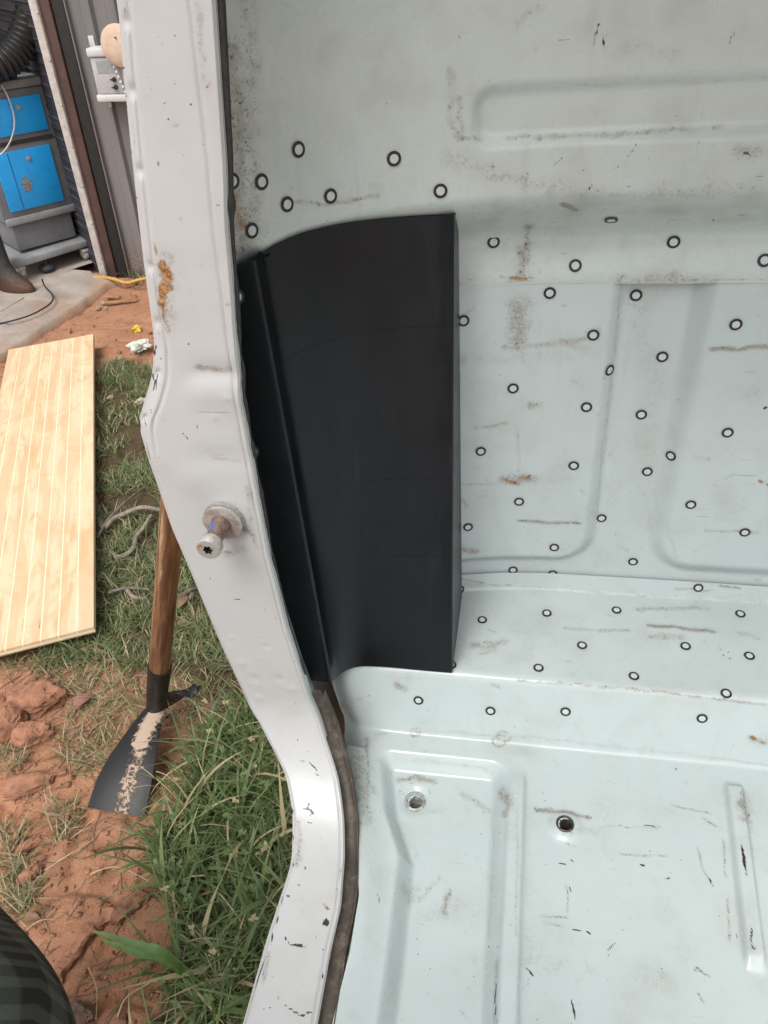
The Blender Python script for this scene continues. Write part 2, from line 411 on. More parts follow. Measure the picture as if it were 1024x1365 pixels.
def jamb_grid():
    X = XL_[:, None] + (XR_ - XL_)[:, None] * UU[None, :]; a = X - XL_[:, None]; b = XR_[:, None] - X; T = JT[:, None] * np.ones_like(X)
    P3 = np.stack([X, T, X * 0], -1); h = .0006 * (fbm(P3, 9, 5, 2) - .5) * 2
    t480, t590, t700 = jt(204, 480), jt(188, 590), jt(240, 700)
    fl = 1 - sstep(t590 - .01, t590 + .03, T)
    wide = .0075 + .006 * np.exp(-((T - jt(195, 530)) / .05) ** 2)
    h = h - fl * .0040 * (1 - sstep(.0, wide, a)) + fl * (-.0012) * np.exp(-((a - wide * 1.08) / .0016) ** 2)
    h = h - (1 - fl) * .0035 * (1 - sstep(0, .005, a))
    for py, px in ((29,166),(122,174),(229,184),(357,199),(432,206),(500,208),(560,192)):
        h = h - .0022 * np.exp(-(((a - .0052) / .0026) ** 2 + ((T - jt(px, py)) / .0034) ** 2))
    # inner weld lip
    lw = np.interp(JT, [jt(297, 0), jt(308, 300), jt(325, 520), jt(430, 950), JL[-1]], [.0125, .0085, .0048, .004, .004])[:, None]
    h = h + .0030 * (1 - sstep(lw * .85, lw * 1.15, b)) - .0012 * np.exp(-((b - lw * 1.2) / .0012) ** 2)
    h = h - .0025 * (1 - sstep(0, .0016, b))
    # pressed steps across the post
    m = sstep(.30, .62, UU)[None, :]
    h = h - .0016 * m * np.exp(-((T - jt(285, 497)) / .008) ** 2) + .0016 * m * np.exp(-((T - jt(300, 524)) / .013) ** 2)
    h = h - .0010 * m * np.exp(-((T - jt(315, 612)) / .011) ** 2)
    for (x, y, r, amp) in ((300,905,.004,.0016),(322,884,.0035,.0014),(340,905,.004,-.0016),(312,930,.004,.0016),(345,930,.0042,.0014),(372,905,.0035,-.0014),(390,918,.004,.0015),(330,960,.005,.0015),(395,955,.005,-.0012),(287,556,.0025,.0010),(303,530,.0022,.0012),(256,640,.010,.0014),(355,862,.0028,-.0012),(310,850,.002,.001),(420,1240,.012,-.0012),(400,1050,.012,.001)):
        q = on_jamb(x, y); h = h + .55 * amp * np.exp(-(((X - q[1]) / r) ** 2 + ((T - q[0]) / r) ** 2) / 2)
    return np.stack([X, JY[:, None] + JNy[:, None] * h, JZ[:, None] + JNz[:, None] * h], -1)
G_jb = jamb_grid()

# ---- wear: anchored on the surfaces (marks and some painted shade, given as points on the sheet, radius in mm)
def bvh_of(G, s1=3, s2=3):
    g = G[::s1, ::s2]; return BVHTree.FromPolygons([tuple(v) for v in g.reshape(-1, 3)], [tuple(int(k) for k in q) for q in gridq(*g.shape[:2])])
BV = {'up': bvh_of(G_up), 'lo': bvh_of(G_lo), 'fl': bvh_of(G_fl), 'jb': bvh_of(G_jb, 3, 2)}
def hit(x, y, keys=('up', 'lo', 'fl')):
    d = Vector(ray(x, y)).normalized(); best = None
    for k in keys:
        p, n, i, dist = BV[k].ray_cast(Vector(CAM), d)
        if p is not None and (best is None or dist < best[2]): best = (p, n if n.dot(d) < 0 else -n, dist, k)
    return best
WEAR_SHADE = {'up': [], 'lo': [], 'fl': [], 'jb': []}
def mark(ch, pts, rmm, amp=1.0, soft=.6, keys=('up', 'lo', 'fl')):
    hs_ = [hit(x, y, keys) for x, y in pts]; hs_ = [h for h in hs_ if h]
    if not hs_: return
    for k in set(h[3] for h in hs_):
        q = np.array([tuple(h[0]) for h in hs_ if h[3] == k]); WEAR_SHADE[k].append((ch, q, rmm * .001, amp, soft))
        if ch == 2 and rmm > 1.1: WEAR_SHADE[k].append((0, q, rmm * .0017, .36, .8))
R_, D_, K_ = 0, 1, 2
# back wall, upper sheet
mark(D_, [(612,300),(1024,275)], 5, .25); mark(D_, [(660,300),(664,362)], 4, .30)
mark(D_, [(708,302),(700,330),(695,368)], 7, .75); mark(R_, [(668,369),(690,371),(715,371)], 2.0, .55); mark(R_, [(622,371),(660,372),(840,374),(1020,372)], .7, .45)
mark(D_, [(312,60),(315,200),(322,330)], 9, .75); mark(R_, [(314,262),(318,285),(324,300)], 3.5, .45); mark(D_, [(330,0),(334,150),(338,330)], 10, .45)
mark(D_, [(380,270),(430,272),(470,266),(505,262)], 2.2, .6); mark(K_, [(395,290),(402,287)], 1.2, .5); mark(K_, [(440,275),(470,267),(503,262)], .8, .34)
mark(D_, [(600,100),(604,180)], 4, .5); mark(D_, [(610,185),(700,182),(830,178),(960,168)], 2.2, .62); mark(D_, [(612,128),(614,180)], 3, .5); mark(D_, [(620,126),(800,114),(1020,104)], 2, .35)  # rib: dirt along its lower edge, shade painted along top and left
for a, b in (((792,60),(800,22)),((804,48),(805,68)),((610,45),(614,52)),((970,62),(980,40)),((985,253),(1003,238)),((1003,238),(1023,233)),((1001,208),(990,202)),((983,213),(1000,198)),((735,225),(752,208)),((893,255),(897,243)),((820,228),(828,218)),((785,253),(790,244)),((950,290),(954,296)),((965,291),(972,288)),((984,287),(998,286)),((700,228),(705,232)),((832,217),(850,190)),((740,55),(760,52)),((650,112),(656,103))):
    mark(K_, [a, b], .55, .62)
mark(D_, [(750,272),(764,280)], 3, 1.0); mark(D_, [(840,62),(900,68)], 6, .35); mark(D_, [(690,30),(720,10)], 5, .4); mark(D_, [(980,200),(1010,205)], 5, .45)
mark(D_, [(600,210),(700,245),(830,262),(1000,250)], 10, .35); mark(K_, [(612,256),(650,256)], .5, .35); mark(D_, [(650,235),(700,236)], 4, .5)
for i in range(60):
    x, y = rng.uniform(600, 1024), rng.uniform(185, 262); L_ = rng.uniform(2, 9); an = rng.normal(.5, .6)
    mark(K_, [(x, y), (x + L_ * math.cos(an), y - L_ * math.sin(an))], rng.uniform(.35, .6), rng.uniform(.3, .6))
for i in range(34):
    x, y = rng.uniform(330, 1024), rng.uniform(5, 230); L_ = rng.uniform(2, 12); an = rng.normal(1.3, .5)
    mark(K_, [(x, y), (x + L_ * math.cos(an), y - L_ * math.sin(an))], rng.uniform(.35, .55), rng.uniform(.22, .42))
# lower sheet
mark(D_, [(695,378),(692,410),(690,455)], 13, .62); mark(D_, [(672,462),(720,462),(770,452),(800,440)], 3.5, .6); mark(D_, [(780,468),(760,455)], 8, .35)
mark(R_, [(675,640),(690,643),(706,636)], 4.0, .52); mark(D_, [(672,640),(710,637)], 7, .8); mark(K_, [(704,634),(709,633)], 1.6, .7)
mark(K_, [(711,541),(712,542)], 1.7, .75); mark(D_, [(706,541),(718,541)], 5, .7)
mark(D_, [(692,694),(730,697),(775,698)], 2.0, .95); mark(R_, [(735,697),(745,698)], 1.2, .4)
mark(D_, [(948,464),(985,465),(1023,463)], 2.4, 1.0); mark(R_, [(1012,643),(1020,648)], 3.5, .6); mark(K_, [(1018,546),(1024,542)], 2.2, .8); mark(D_, [(940,708),(1010,710)], 1.8, .7)
mark(D_, [(615,733),(632,735)], 5, .85); mark(D_, [(632,570),(675,565)], 2.5, .6); mark(D_, [(612,645),(650,645),(770,640)], 2, .45); mark(D_, [(612,380),(614,480)], 6, .55); mark(D_, [(616,665),(622,675)], 3, .6)
mark(D_, [(825,376),(880,376),(940,376)], 9, .5); mark(D_, [(850,400),(870,520),(862,700)], 16, .28); mark(D_, [(690,575),(692,630)], 2, .4); mark(D_, [(760,475),(640,480)], 10, .3); mark(D_, [(612,772),(660,780),(680,781)], 1.4, .8)  # first mark paints the shade under the overlapping sheet, the rest is dirt
mark(D_, [(960,781),(985,784),(1004,780)], 2.2, .9); mark(D_, [(900,784),(950,788)], 1.6, .6); mark(D_, [(830,728),(836,735)], 3, .4)
# shelf, riser
mark(D_, [(752,838),(800,842),(838,840)], 2.6, .55); mark(D_, [(866,834),(895,835),(952,841)], 3.2, .95); mark(D_, [(868,848),(905,850)], 6, .5); mark(D_, [(850,812),(880,810),(945,812)], 4, .55); mark(D_, [(632,862),(650,860),(672,855)], 6, .6); mark(D_, [(640,872),(660,866)], 2, .7)
for p in ((960,865),(964,872),(970,868),(957,860),(966,878),(972,876)): mark(K_, [p, (p[0] + 1, p[1] + 3)], 1.2, .7)
mark(K_, [(887,821),(890,824)], .8, .6); mark(D_, [(690,907),(800,915),(900,925),(1023,940)], 1.6, .85); mark(K_, [(880,927),(1000,939)], .5, .45); mark(D_, [(985,845),(1010,850)], 4, .5)
mark(R_, [(472,935),(484,930),(494,928)], 2.4, .45); mark(R_, [(466,955),(482,952)], 2.6, .30); mark(D_, [(528,913),(540,918)], 4, .75); mark(R_, [(1003,983),(1006,984)], 2.8, .75); mark(D_, [(1000,983),(1020,990)], 3, .8); mark(D_, [(655,913),(665,916)], 2.5, .5)
# floor
for cx_, cy_, rr in ((554,976,7),(665,988,9),(672,982,9)):
    mark(D_, [(cx_ + rr * math.cos(a), cy_ + rr * .8 * math.sin(a)) for a in np.linspace(0, 5.2, 12)], .9, 1.0); mark(D_, [(cx_, cy_)], 3, .5)
mark(D_, [(446,960),(462,1020),(474,1100),(478,1180)], 5.5, 1.0); mark(D_, [(455,940),(475,1010),(486,1090)], 9, .62); mark(K_, [(483,1000),(487,1060)], 1.2, .35); mark(D_, [(488,985),(490,1060)], 3, .8)
mark(D_, [(530,1040),(552,1036),(578,1042)], 3, .85); mark(D_, [(515,1075),(590,1080)], 4, .35); mark(D_, [(490,1040),(498,1055)], 4, .6)
for p in ((545,1172),(530,1140),(540,1141),(553,1141)): mark(R_, [p, (p[0] + 4, p[1])], 1.4, .5)
mark(D_, [(540,1180),(546,1200),(550,1190)], 7, .50); mark(D_, [(560,1225),(600,1215),(620,1200)], 11, .28); mark(D_, [(585,1170),(560,1200)], 3, .5); mark(D_, [(595,1215),(600,1190)], 4, .7)
for p in ((583,1043),(604,1053),(622,1062),(630,1066),(643,1082),(651,1033),(506,1083),(515,1042),(580,1195),(609,1247),(626,1250),(636,1247),(652,1262),(556,1271),(573,1291),(633,1303),(572,1324),(662,1262),(669,1180),(503,1192),(505,1200)):
    mark(K_, [p, (p[0] + rng.uniform(-2, 3), p[1] + rng.uniform(0, 3))], rng.uniform(.6, .95), .75)
mark(D_, [(618,1058),(650,1080)], 4, .5); mark(K_, [(504,1190),(506,1208)], .6, .6)
mark(D_, [(668,1055),(680,1075),(674,1085)], 7, .75)
for i in range(26): mark(K_, [(rng.normal(675, 6), rng.normal(1072, 9))], rng.uniform(.5, 1.0), .6)
mark(K_, [(662,1313),(660,1330),(661,1360)], 2.4, .78); mark(K_, [(661,1300),(663,1318)], .9, .6); mark(D_, [(662,1280),(660,1365)], 4, .7)
mark(D_, [(716,1080),(750,1082),(785,1090)], 3.0, .9); mark(D_, [(720,1080),(735,1078)], 2.2, .9); mark(D_, [(775,1105),(810,1102),(880,1103)], 1.0, .6); mark(D_, [(752,1107),(800,1108)], 5, .35)
for a, b in (((822,1100),(831,1101)),((859,1100),(873,1101)),((852,1152),(862,1154)),((886,1170),(896,1171)),((760,1145),(765,1148)),((763,1238),(775,1240)),((780,1240),(788,1245)),((809,1268),(821,1258)),((764,1274),(771,1276)),((924,1290),(928,1296)),((761,1330),(768,1362)),((763,1335),(767,1352)),((700,1288),(712,1302)),((901,1022),(902,1027)),((945,1170),(949,1178)),((882,1292),(883,1294)),((743,1150),(757,1154)),((760,1182),(762,1188)),((1011,1310),(1013,1312))):
    mark(K_, [a, b], .85, .78)
for pts in ([(895,1074),(920,1078),(950,1086)],[(936,1090),(955,1102)],[(826,1138),(860,1141),(890,1140)],[(930,1130),(938,1160),(950,1180)],[(928,1290),(948,1302)],[(930,1325),(938,1336)],[(756,1180),(757,1215)],[(720,1222),(758,1224)],[(780,1280),(788,1298)],[(964,1120),(968,1170)],[(970,1200),(972,1255)],[(725,1230),(750,1236)]):
    mark(D_, pts, 1.0, .78); mark(K_, pts[:2], .45, .48)
mark(K_, [(928,1286),(934,1296),(948,1302)], .8, .6); mark(R_, [(932,1325),(938,1337),(945,1336)], 1.0, .5)
mark(D_, [(715,1255),(690,1280),(740,1285)], 16, .30); mark(D_, [(880,1305),(860,1305)], 16, .30)
mark(K_, [(988,1125),(992,1145),(996,1166)], 2.2, .8); mark(K_, [(994,1072),(998,1085),(997,1098)], 1.6, .72); mark(D_, [(990,1060),(994,1090)], 6, .85); mark(K_, [(1002,1235),(1003,1265)], 1.3, .78); mark(K_, [(1007,1264)], 1.6, .8); mark(K_, [(990,1128),(1000,1126)], .6, .5); mark(D_, [(997,1060),(1000,1280)], 5, .4); mark(K_, [(963,1122),(967,1150)], .9, .5); mark(K_, [(972,1213),(974,1250)], .9, .5); mark(K_, [(981,1240),(983,1254)], .8, .6)
for i in range(70):
    x, y = rng.uniform(500, 1024), rng.uniform(1000, 1365); L_ = rng.exponential(4) + 1; an = rng.uniform(0, 3.14)
    mark(K_ if rng.random() < .5 else D_, [(x, y), (x + L_ * math.cos(an), y + L_ * math.sin(an))], rng.uniform(.4, .75), rng.uniform(.3, .6))
for i in range(70):
    x, y = rng.uniform(610, 1024), rng.uniform(380, 900); L_ = rng.exponential(6) + 1; an = rng.normal(0, .5)
    mark(D_, [(x, y), (x + L_ * math.cos(an), y + L_ * math.sin(an))], rng.uniform(.5, 2.2), rng.uniform(.3, .6))
# grime along folds and seams, plus painted shade at the pressing edges
mark(D_, [(612,779),(700,783),(800,789),(900,796),(1024,803)], 2.0, .42); mark(D_, [(500,978),(600,976),(700,982),(850,998),(1024,1019)], 2.2, .40); mark(D_, [(505,1012),(560,1014),(640,1022),(655,1030),(658,1120),(652,1250)], 2.6, .40); mark(D_, [(690,1080),(688,1200),(692,1365)], 1.6, .50); mark(D_, [(828,380),(818,480),(795,690)], 2.4, .42); mark(D_, [(780,720),(740,748),(620,746)], 2.0, .40); mark(D_, [(888,700),(900,740),(940,762),(1024,770)], 2.2, .35)
for hx_, hy_ in ((552,1057),(753,1103)):
    for k in range(10): a_ = rng.uniform(0, 6.28); q_ = rng.uniform(12, 26); mark(D_ if k % 3 else K_, [(hx_ + q_ * math.cos(a_), hy_ + q_ * .8 * math.sin(a_)), (hx_ + q_ * math.cos(a_ + .3), hy_ + q_ * .8 * math.sin(a_ + .3))], rng.uniform(.7, 2.0), rng.uniform(.35, .7))
for i in range(170):
    x, y = rng.uniform(480, 1024), rng.uniform(985, 1365); mark(K_, [(x, y)], rng.uniform(.35, .75), rng.uniform(.45, .8))
for i in range(110):
    x, y = rng.uniform(340, 1024), rng.uniform(0, 900); mark(K_, [(x, y)], rng.uniform(.35, .6), rng.uniform(.4, .7))
J = ('jb',)
# door post
mark(R_, [(205,322),(208,340)], 1.6, .5, keys=J); mark(R_, [(215,352),(226,362),(222,385),(216,405)], 5.5, .62, keys=J); mark(R_, [(232,355),(242,362),(240,372)], 3, .33, keys=J); mark(R_, [(216,405),(220,430),(226,438)], 2.6, .48, keys=J); mark(R_, [(220,460),(221,468)], 1.8, .42, keys=J); mark(D_, [(220,340),(224,430)], 10, .45, keys=J)
mark(R_, [(210,214),(211,218)], 1.3, .7, keys=J); mark(D_, [(322,700),(332,706),(336,712)], 4, .8, keys=J); mark(D_, [(285,735),(300,740),(318,730)], 6, .5, keys=J); mark(R_, [(326,702),(334,708)], 1.6, .4, keys=J)
for p in ((207,298),(224,157),(190,217),(243,205),(214,477),(250,458),(275,445),(226,605),(212,610),(268,665),(281,770),(358,806),(352,811),(348,880),(376,870),(392,880),(400,905),(398,985),(400,1000),(392,993),(427,1116),(385,1255),(351,1345),(360,1342),(430,1265),(422,1246),(426,1290)):
    mark(K_, [p, (p[0] + rng.uniform(-1, 2), p[1] + rng.uniform(0, 3))], rng.uniform(.4, .8), .75, keys=J)
mark(K_, [(211,553),(222,563)], .6, .62, keys=J); mark(K_, [(239,575),(248,582),(255,588)], 1.0, .7, keys=J); mark(D_, [(262,490),(290,493),(308,492)], 3, .85, keys=J); mark(D_, [(285,610),(320,615)], 3, .35, keys=J)  # the dirt-channel marks paint in the shade of the pressed steps
for a, b in (((210,500),(208,518)),((207,505),(204,520)),((193,560),(196,568)),((201,545),(203,552)),((190,520),(188,540)),((200,612),(206,640)),((207,645),(211,660)),((196,596),(200,612)),((186,560),(188,575))): mark(K_, [a, b], .8, .74, keys=J)
mark(R_, [(196,590),(202,615)], 1.2, .4, keys=J); mark(K_, [(167,10),(168,50)], .5, .55, keys=J); mark(K_, [(177,160),(180,200)], .5, .5, keys=J); mark(D_, [(262,5),(268,60),(272,100)], 2.5, .55, keys=J); mark(K_, [(263,5),(266,30)], .7, .5, keys=J)
for i in range(12): mark(K_, [(rng.normal(266, 3), rng.uniform(5, 100))], .5, .55, keys=J)
mark(D_, [(330,650),(336,680),(340,730)], 3.5, .45, keys=J); mark(D_, [(240,470),(300,480)], 8, .2, keys=J); mark(D_, [(396,1090),(400,1120),(398,1150)], 4, .55, keys=J)
for i in range(46):
    k = rng.uniform(0, len(EL) - 1.01); j = int(k); f = k - j; x = EL[j][0] * (1 - f) + EL[j+1][0] * f + rng.uniform(1.5, 5); y = EL[j][1] * (1 - f) + EL[j+1][1] * f
    mark(K_, [(x, y), (x + rng.uniform(-.5, 1), y + rng.uniform(1, 9))], rng.uniform(.4, .8), rng.uniform(.5, .8), keys=J)
for i in range(60):
    y = rng.uniform(5, 960); x0 = np.interp(y, [p[1] for p in EL], [p[0] for p in EL]); x1 = np.interp(y, [p[1] for p in ER], [p[0] for p in ER]); x = rng.uniform(x0 + 6, x1 - 3); L_ = rng.exponential(3)
    mark(K_ if rng.random() < .6 else D_, [(x, y), (x + rng.normal(0, L_), y + rng.normal(0, L_))], rng.uniform(.35, .7), rng.uniform(.4, .7), keys=J)
# sill chips
for a, b in (((434,1225),(436,1236)),((432,1228),(433,1232))): mark(K_, [a, b], 2.6, .8, keys=J)
mark(R_, [(430,1205),(437,1212)], 2.0, .55, keys=J); mark(R_, [(455,1160),(453,1172)], 2.0, .65, keys=J); mark(R_, [(449,1185),(455,1190)], 1.8, .5, keys=J); mark(R_, [(371,1328),(372,1336)], 1.5, .5, keys=J)
for pts, r in (([(388,1259),(398,1261),(408,1262)],1.5),([(378,1341),(392,1348),(406,1355)],.9),([(405,1078),(418,1081)],.6),([(410,1076),(418,1084),(412,1088)],.6),([(380,1193),(390,1195)],.5),([(397,1178),(400,1182)],.8),([(430,1297),(431,1303)],1.6),([(371,1222),(369,1232)],.7),([(364,1245),(362,1255)],.9),([(380,1248),(382,1254)],1.0),([(406,1155),(408,1160)],.8),([(412,1014),(424,1028)],.8),([(420,1031),(427,1034)],.8),([(410,1096),(416,1098)],.5),([(355,1275),(346,1300),(338,1325)],.7),([(404,1350),(416,1352)],.6)):
    mark(K_, pts, r, .76, keys=J)
mark(D_, [(360,1270),(350,1310)], 2.5, .6, keys=J); mark(D_, [(398,1200),(420,1230),(400,1280)], 12, .22, keys=J)
for i in range(40):
    y = rng.uniform(1000, 1360); x = np.interp(y, [1000, 1100, 1180, 1365], [405, 430, 425, 375]) + rng.normal(0, 22); L_ = rng.exponential(3); an = rng.uniform(0, 3.1)
    mark(K_ if rng.random() < .6 else R_, [(x, y), (x + L_ * math.cos(an), y + L_ * math.sin(an))], rng.uniform(.35, .6), rng.uniform(.4, .65), keys=J)

def wear_shade_arr(G, key):
    V = G.reshape(-1, 3); W = np.zeros((len(V), 4), dtype=np.float32); W[:, 3] = 1
    jit = np.stack([fbm(V, 90, 31 + i, 3) - .5 for i in range(3)], -1)
    for ch, q, r, amp, soft in WEAR_SHADE[key]:
        Vj = V + jit * min(r * 1.6 + (.0016 if ch == 2 else .0022), .012); lo = q.min(0) - r * 2.6 - .004; hi = q.max(0) + r * 2.6 + .004
        m = np.all((Vj > lo) & (Vj < hi), axis=1); idx = np.nonzero(m)[0]
        if len(idx) == 0: continue
        P = Vj[idx]; d = np.full(len(idx), 9.0)
        if len(q) == 1: d = np.linalg.norm(P - q[0], axis=1)
        for i in range(len(q) - 1):
            a, b = q[i], q[i+1]; ab = b - a; L2 = ab @ ab + 1e-12
            s_ = np.clip((P - a) @ ab / L2, 0, 1); dd = np.linalg.norm(P - a - s_[:, None] * ab, axis=1)
            if ch == 2: dd = dd / (.45 + .75 * np.sin(np.pi * np.clip((i + s_) / (len(q) - 1), .06, .94)) ** .8)
            d = np.minimum(d, dd)
        rr = max(r, .0011); v = amp * (.85 * np.exp(-(d / (rr * 1.05)) ** 2) if ch == 1 else (1 - sstep(rr * (1 - soft), rr * 1.35, d)))
        W[idx, ch] = np.maximum(W[idx, ch], v)
    return W
def cab_sheet(name, G, key, mat, flip, parent, mask=None):
    me = grid_mesh(G, flip, mask, name); set_attr(me, 'wear_shade', wear_shade_arr(G, key)); o = link(name, me, mat); adopt(o, parent); return o
up = cab_sheet('upper_rear_panel', G_up, 'up', M_mint_up, True, truck); up['label'] = 'pale green upper back sheet with long pressed rib'
lo = cab_sheet('lower_rear_panel', G_lo, 'lo', M_mint, True, truck); lo['label'] = 'pale mint lower back sheet with two raised panels'
Fm = np.ones(G_fl.shape[:2], dtype=bool)
for hx, hy, r in HOLES: Fm &= ~((np.hypot(G_fl[..., 0] - hx, G_fl[..., 1] - hy) < r) & (G_fl[..., 2] < .79))
fl = cab_sheet('floor_pan', G_fl, 'fl', M_mint, False, truck, Fm); fl['label'] = 'scuffed mint floor pan with ledge and footwell recess'
jb = cab_sheet('door_post', G_jb, 'jb', M_white, True, truck); jb['label'] = 'white door post curving down into the sill'

# body side skin behind the post edge, underside of sill
rows = []
for d in np.concatenate([[0.0004], np.linspace(.004, .24, 14)]):
    dd = d * (1 + 2.4 * np.clip(-JNy, 0, 1) ** 2)
    rows.append(np.stack([G_jb[:, 0, 0] + .014 * (d / .24), G_jb[:, 0, 1] - JNy * dd, G_jb[:, 0, 2] - JNz * d], -1))
sk = grid_mesh(np.array(rows)[:, ::6], False); adopt(link('side_skin', sk, M_white), truck)
# inner return of the post (pale, with torn black sealant)
nz_ = vnoise(np.stack([JT * 1, JT * 0, JT * 0], -1), 60, 4); nz2 = vnoise(np.stack([JT, JT * 0, JT * 0], -1), 220, 9)
rows = []
for dx, d in ((0, .0006), (.0008, .003), (.0002, .006), (-.008, .025), (-.04, .085)):
    rows.append(np.stack([G_jb[:, -1, 0] + dx, G_jb[:, -1, 1] - JNy * d, G_jb[:, -1, 2] - JNz * d], -1))
G_rt = np.array(rows)[:, JT < jt(440, 985)]
ret = grid_mesh(G_rt, True); adopt(link('inner_flange', ret, M_mint), truck)
sel = (JT > .40) & (JT < jt(415, 905))
path = np.stack([G_jb[sel, -1, 0] + .0008 + .0012 * (1 - sstep(.45, .75, JT[sel])), G_jb[sel, -1, 1] - JNy[sel] * .0035, G_jb[sel, -1, 2] - JNz[sel] * .0035], -1)
rad = .0010 + .0016 * (1 - sstep(.5, .75, JT[sel])) + .0013 * sstep(.34, .62, nz_[sel]) * (.5 + .6 * nz2[sel])
m_ = MB(); m_.add(*tube_vf(path[::2], rad[::2], 6)); m_.build('sealant_bead', M_black, truck, sharp=80)
sel = JT > jt(420, 925)
# groove strip between sill and floor
nzg = vnoise(np.stack([JT, JT * 0, JT * 0], -1), 35, 14)
rows = []
for dx, d in ((-.0004, .0008), (.0010, .0045), (.003, .0066), (.0065, .0070), (.0100, .0066), (.0120, .0040), (.0128, .0016), (.0138, .0014), (.0144, .009)):
    wv = 1 + .12 * (nzg[sel] - .5)
    rows.append(np.stack([G_jb[sel, -1, 0] + dx * wv, G_jb[sel, -1, 1] - JNy[sel] * d, G_jb[sel, -1, 2] - JNz[sel] * d], -1))
G_gr = np.array(rows); me = grid_mesh(G_gr, True)
Vg = G_gr.reshape(-1, 3); W = np.zeros((len(Vg), 4)); W[:, 0] = .42 * fbm(Vg, 45, 41, 3); W[:, 1] = .6 * fbm(Vg, 30, 51, 3); W[:, 3] = 1
W[:, 2] = np.where(fbm(Vg, 60, 61, 3) > .56, .5, 0); set_attr(me, 'wear_shade', W)
go = link('door_seal_groove', me, M_groove); adopt(go, truck); go['label'] = 'rusty brown seal groove along the sill'

# bolt holes
for (hx, hy, r), (px, py), kind in zip(HOLES, ((552,1057), (753,1103)), (0, 1)):
    p, n, _, _ = hit(px + (9 if kind == 0 else 9), py + 12, ('fl',)); z = p.z
    b = MB()
    if kind == 0: prof = [(.0120, .0006), (.0112, .0022), (.0095, .0026), (.0086, .0016), (.0078, -.001), (.0072, -.010), (.0068, -.028)]
    else: prof = [(.0094, -.001), (.0090, .0028), (.0078, .0034), (.0068, .0022), (.0062, -.004), (.0060, -.030)]
    b.add(*lathe_vf(prof, 28, (hx, hy, z)))
    o = b.build('hole_collar', simple('collar_%d' % kind, (.50, .55, .53) if kind == 0 else (.10, .09, .08), (.22, .2, .17) if kind == 0 else (.03, .028, .026), 260, .45, .2), truck, sharp=60)
    b = MB(); b.add(*lathe_vf([(.0078, -.012), (.0079, -.032), (.0001, -.032)], 20, (hx, hy, z))); adopt(b.build('hole_well', M_hole, None), o)

# striker bolt on the post, axis pointing forward
qs = on_jamb(300, 690); sx = qs[1]; sz = np.interp(qs[0], JL, JP[:, 1]); sy = .4685
st = MB(); st.add(*lathe_vf([(.0001, .0), (.0158, 0), (.0162, .0012), (.0160, .0030), (.0146, .0034), (.0146, .0040), (.0160, .0044), (.0161, .0066), (.0150, .0074), (.0143, .0078), (.0078, .0080), (.0076, .0070)], 48, (sx, sy, sz), 'Y', 1.06))
striker = st.build('striker', M_steel, truck, sharp=40)
t = NT('striker_shaft'); zz = t.xyz(); blue = t.math('MULTIPLY', t.math('MULTIPLY', t.rng(zz[2], sz + .0015, sz + .0035), t.rng(zz[0], sx - .0005, sx - .003)), t.math('MULTIPLY', t.rng(zz[1], sy - .024, sy - .022), t.rng(zz[1], sy - .012, sy - .014)))
rn = t.rng(t.noise(180, 4, .7), .45, .6)
t.set(t.mix(blue, t.mix(rn, (.24, .20, .18), (.20, .11, .08)), (.05, .12, .42)), .42, t.math('MULTIPLY', t.math('SUBTRACT', 1.0, blue), .5)); M_shaft = t.m
b = MB(); b.add(*lathe_vf([(.0078, .0070), (.0072, .0085), (.0070, .012), (.0068, .030), (.0066, .0335), (.0066, .036)], 36, (sx, sy, sz), 'Y', 1.06)); adopt(b.build('bolt_shaft', M_shaft, None, sharp=40), striker)
t = NT('striker_head'); rn = t.rng(t.noise(150, 5, .7), .56, .64); t.set(t.mix(rn, (.52, .50, .47), (.24, .11, .07)), t.rng(rn, 0, 1, .35, .7), t.math('MULTIPLY', t.math('SUBTRACT', 1.0, rn), .45)); t.bump(rn, .4, .0005)
hexr = []
b = MB(); V, F = lathe_vf([(.0066, .0335), (.0088, .0345), (.0095, .0362), (.0095, .0440), (.0088, .0456), (.0044, .0458)], 36, (sx, sy, sz), 'Y', 1.06); b.add(V, F)
# six-lobed socket
n_ = 36; ring = []
for dep in (.0403, .0350):
    for j in range(n_):
        a = 2 * math.pi * j / n_; rr = .0038 + .0007 * math.cos(6 * a); ring.append((sx + rr * math.cos(a), sy - dep, sz + rr * math.sin(a)))
base = (len(V) - n_); k0 = len(b.V); b.V += ring
for j in range(n_): b.F.append((base + j, base + (j+1) % n_, k0 + (j+1) % n_, k0 + j)); b.M.append(0)
for j in range(n_): b.F.append((k0 + j, k0 + (j+1) % n_, k0 + n_ + (j+1) % n_, k0 + n_ + j)); b.M.append(1)
b.F.append(tuple(k0 + n_ + j for j in range(n_))); b.M.append(1)
adopt(b.build('bolt_head', [t.m, M_hole], None, sharp=40), striker)

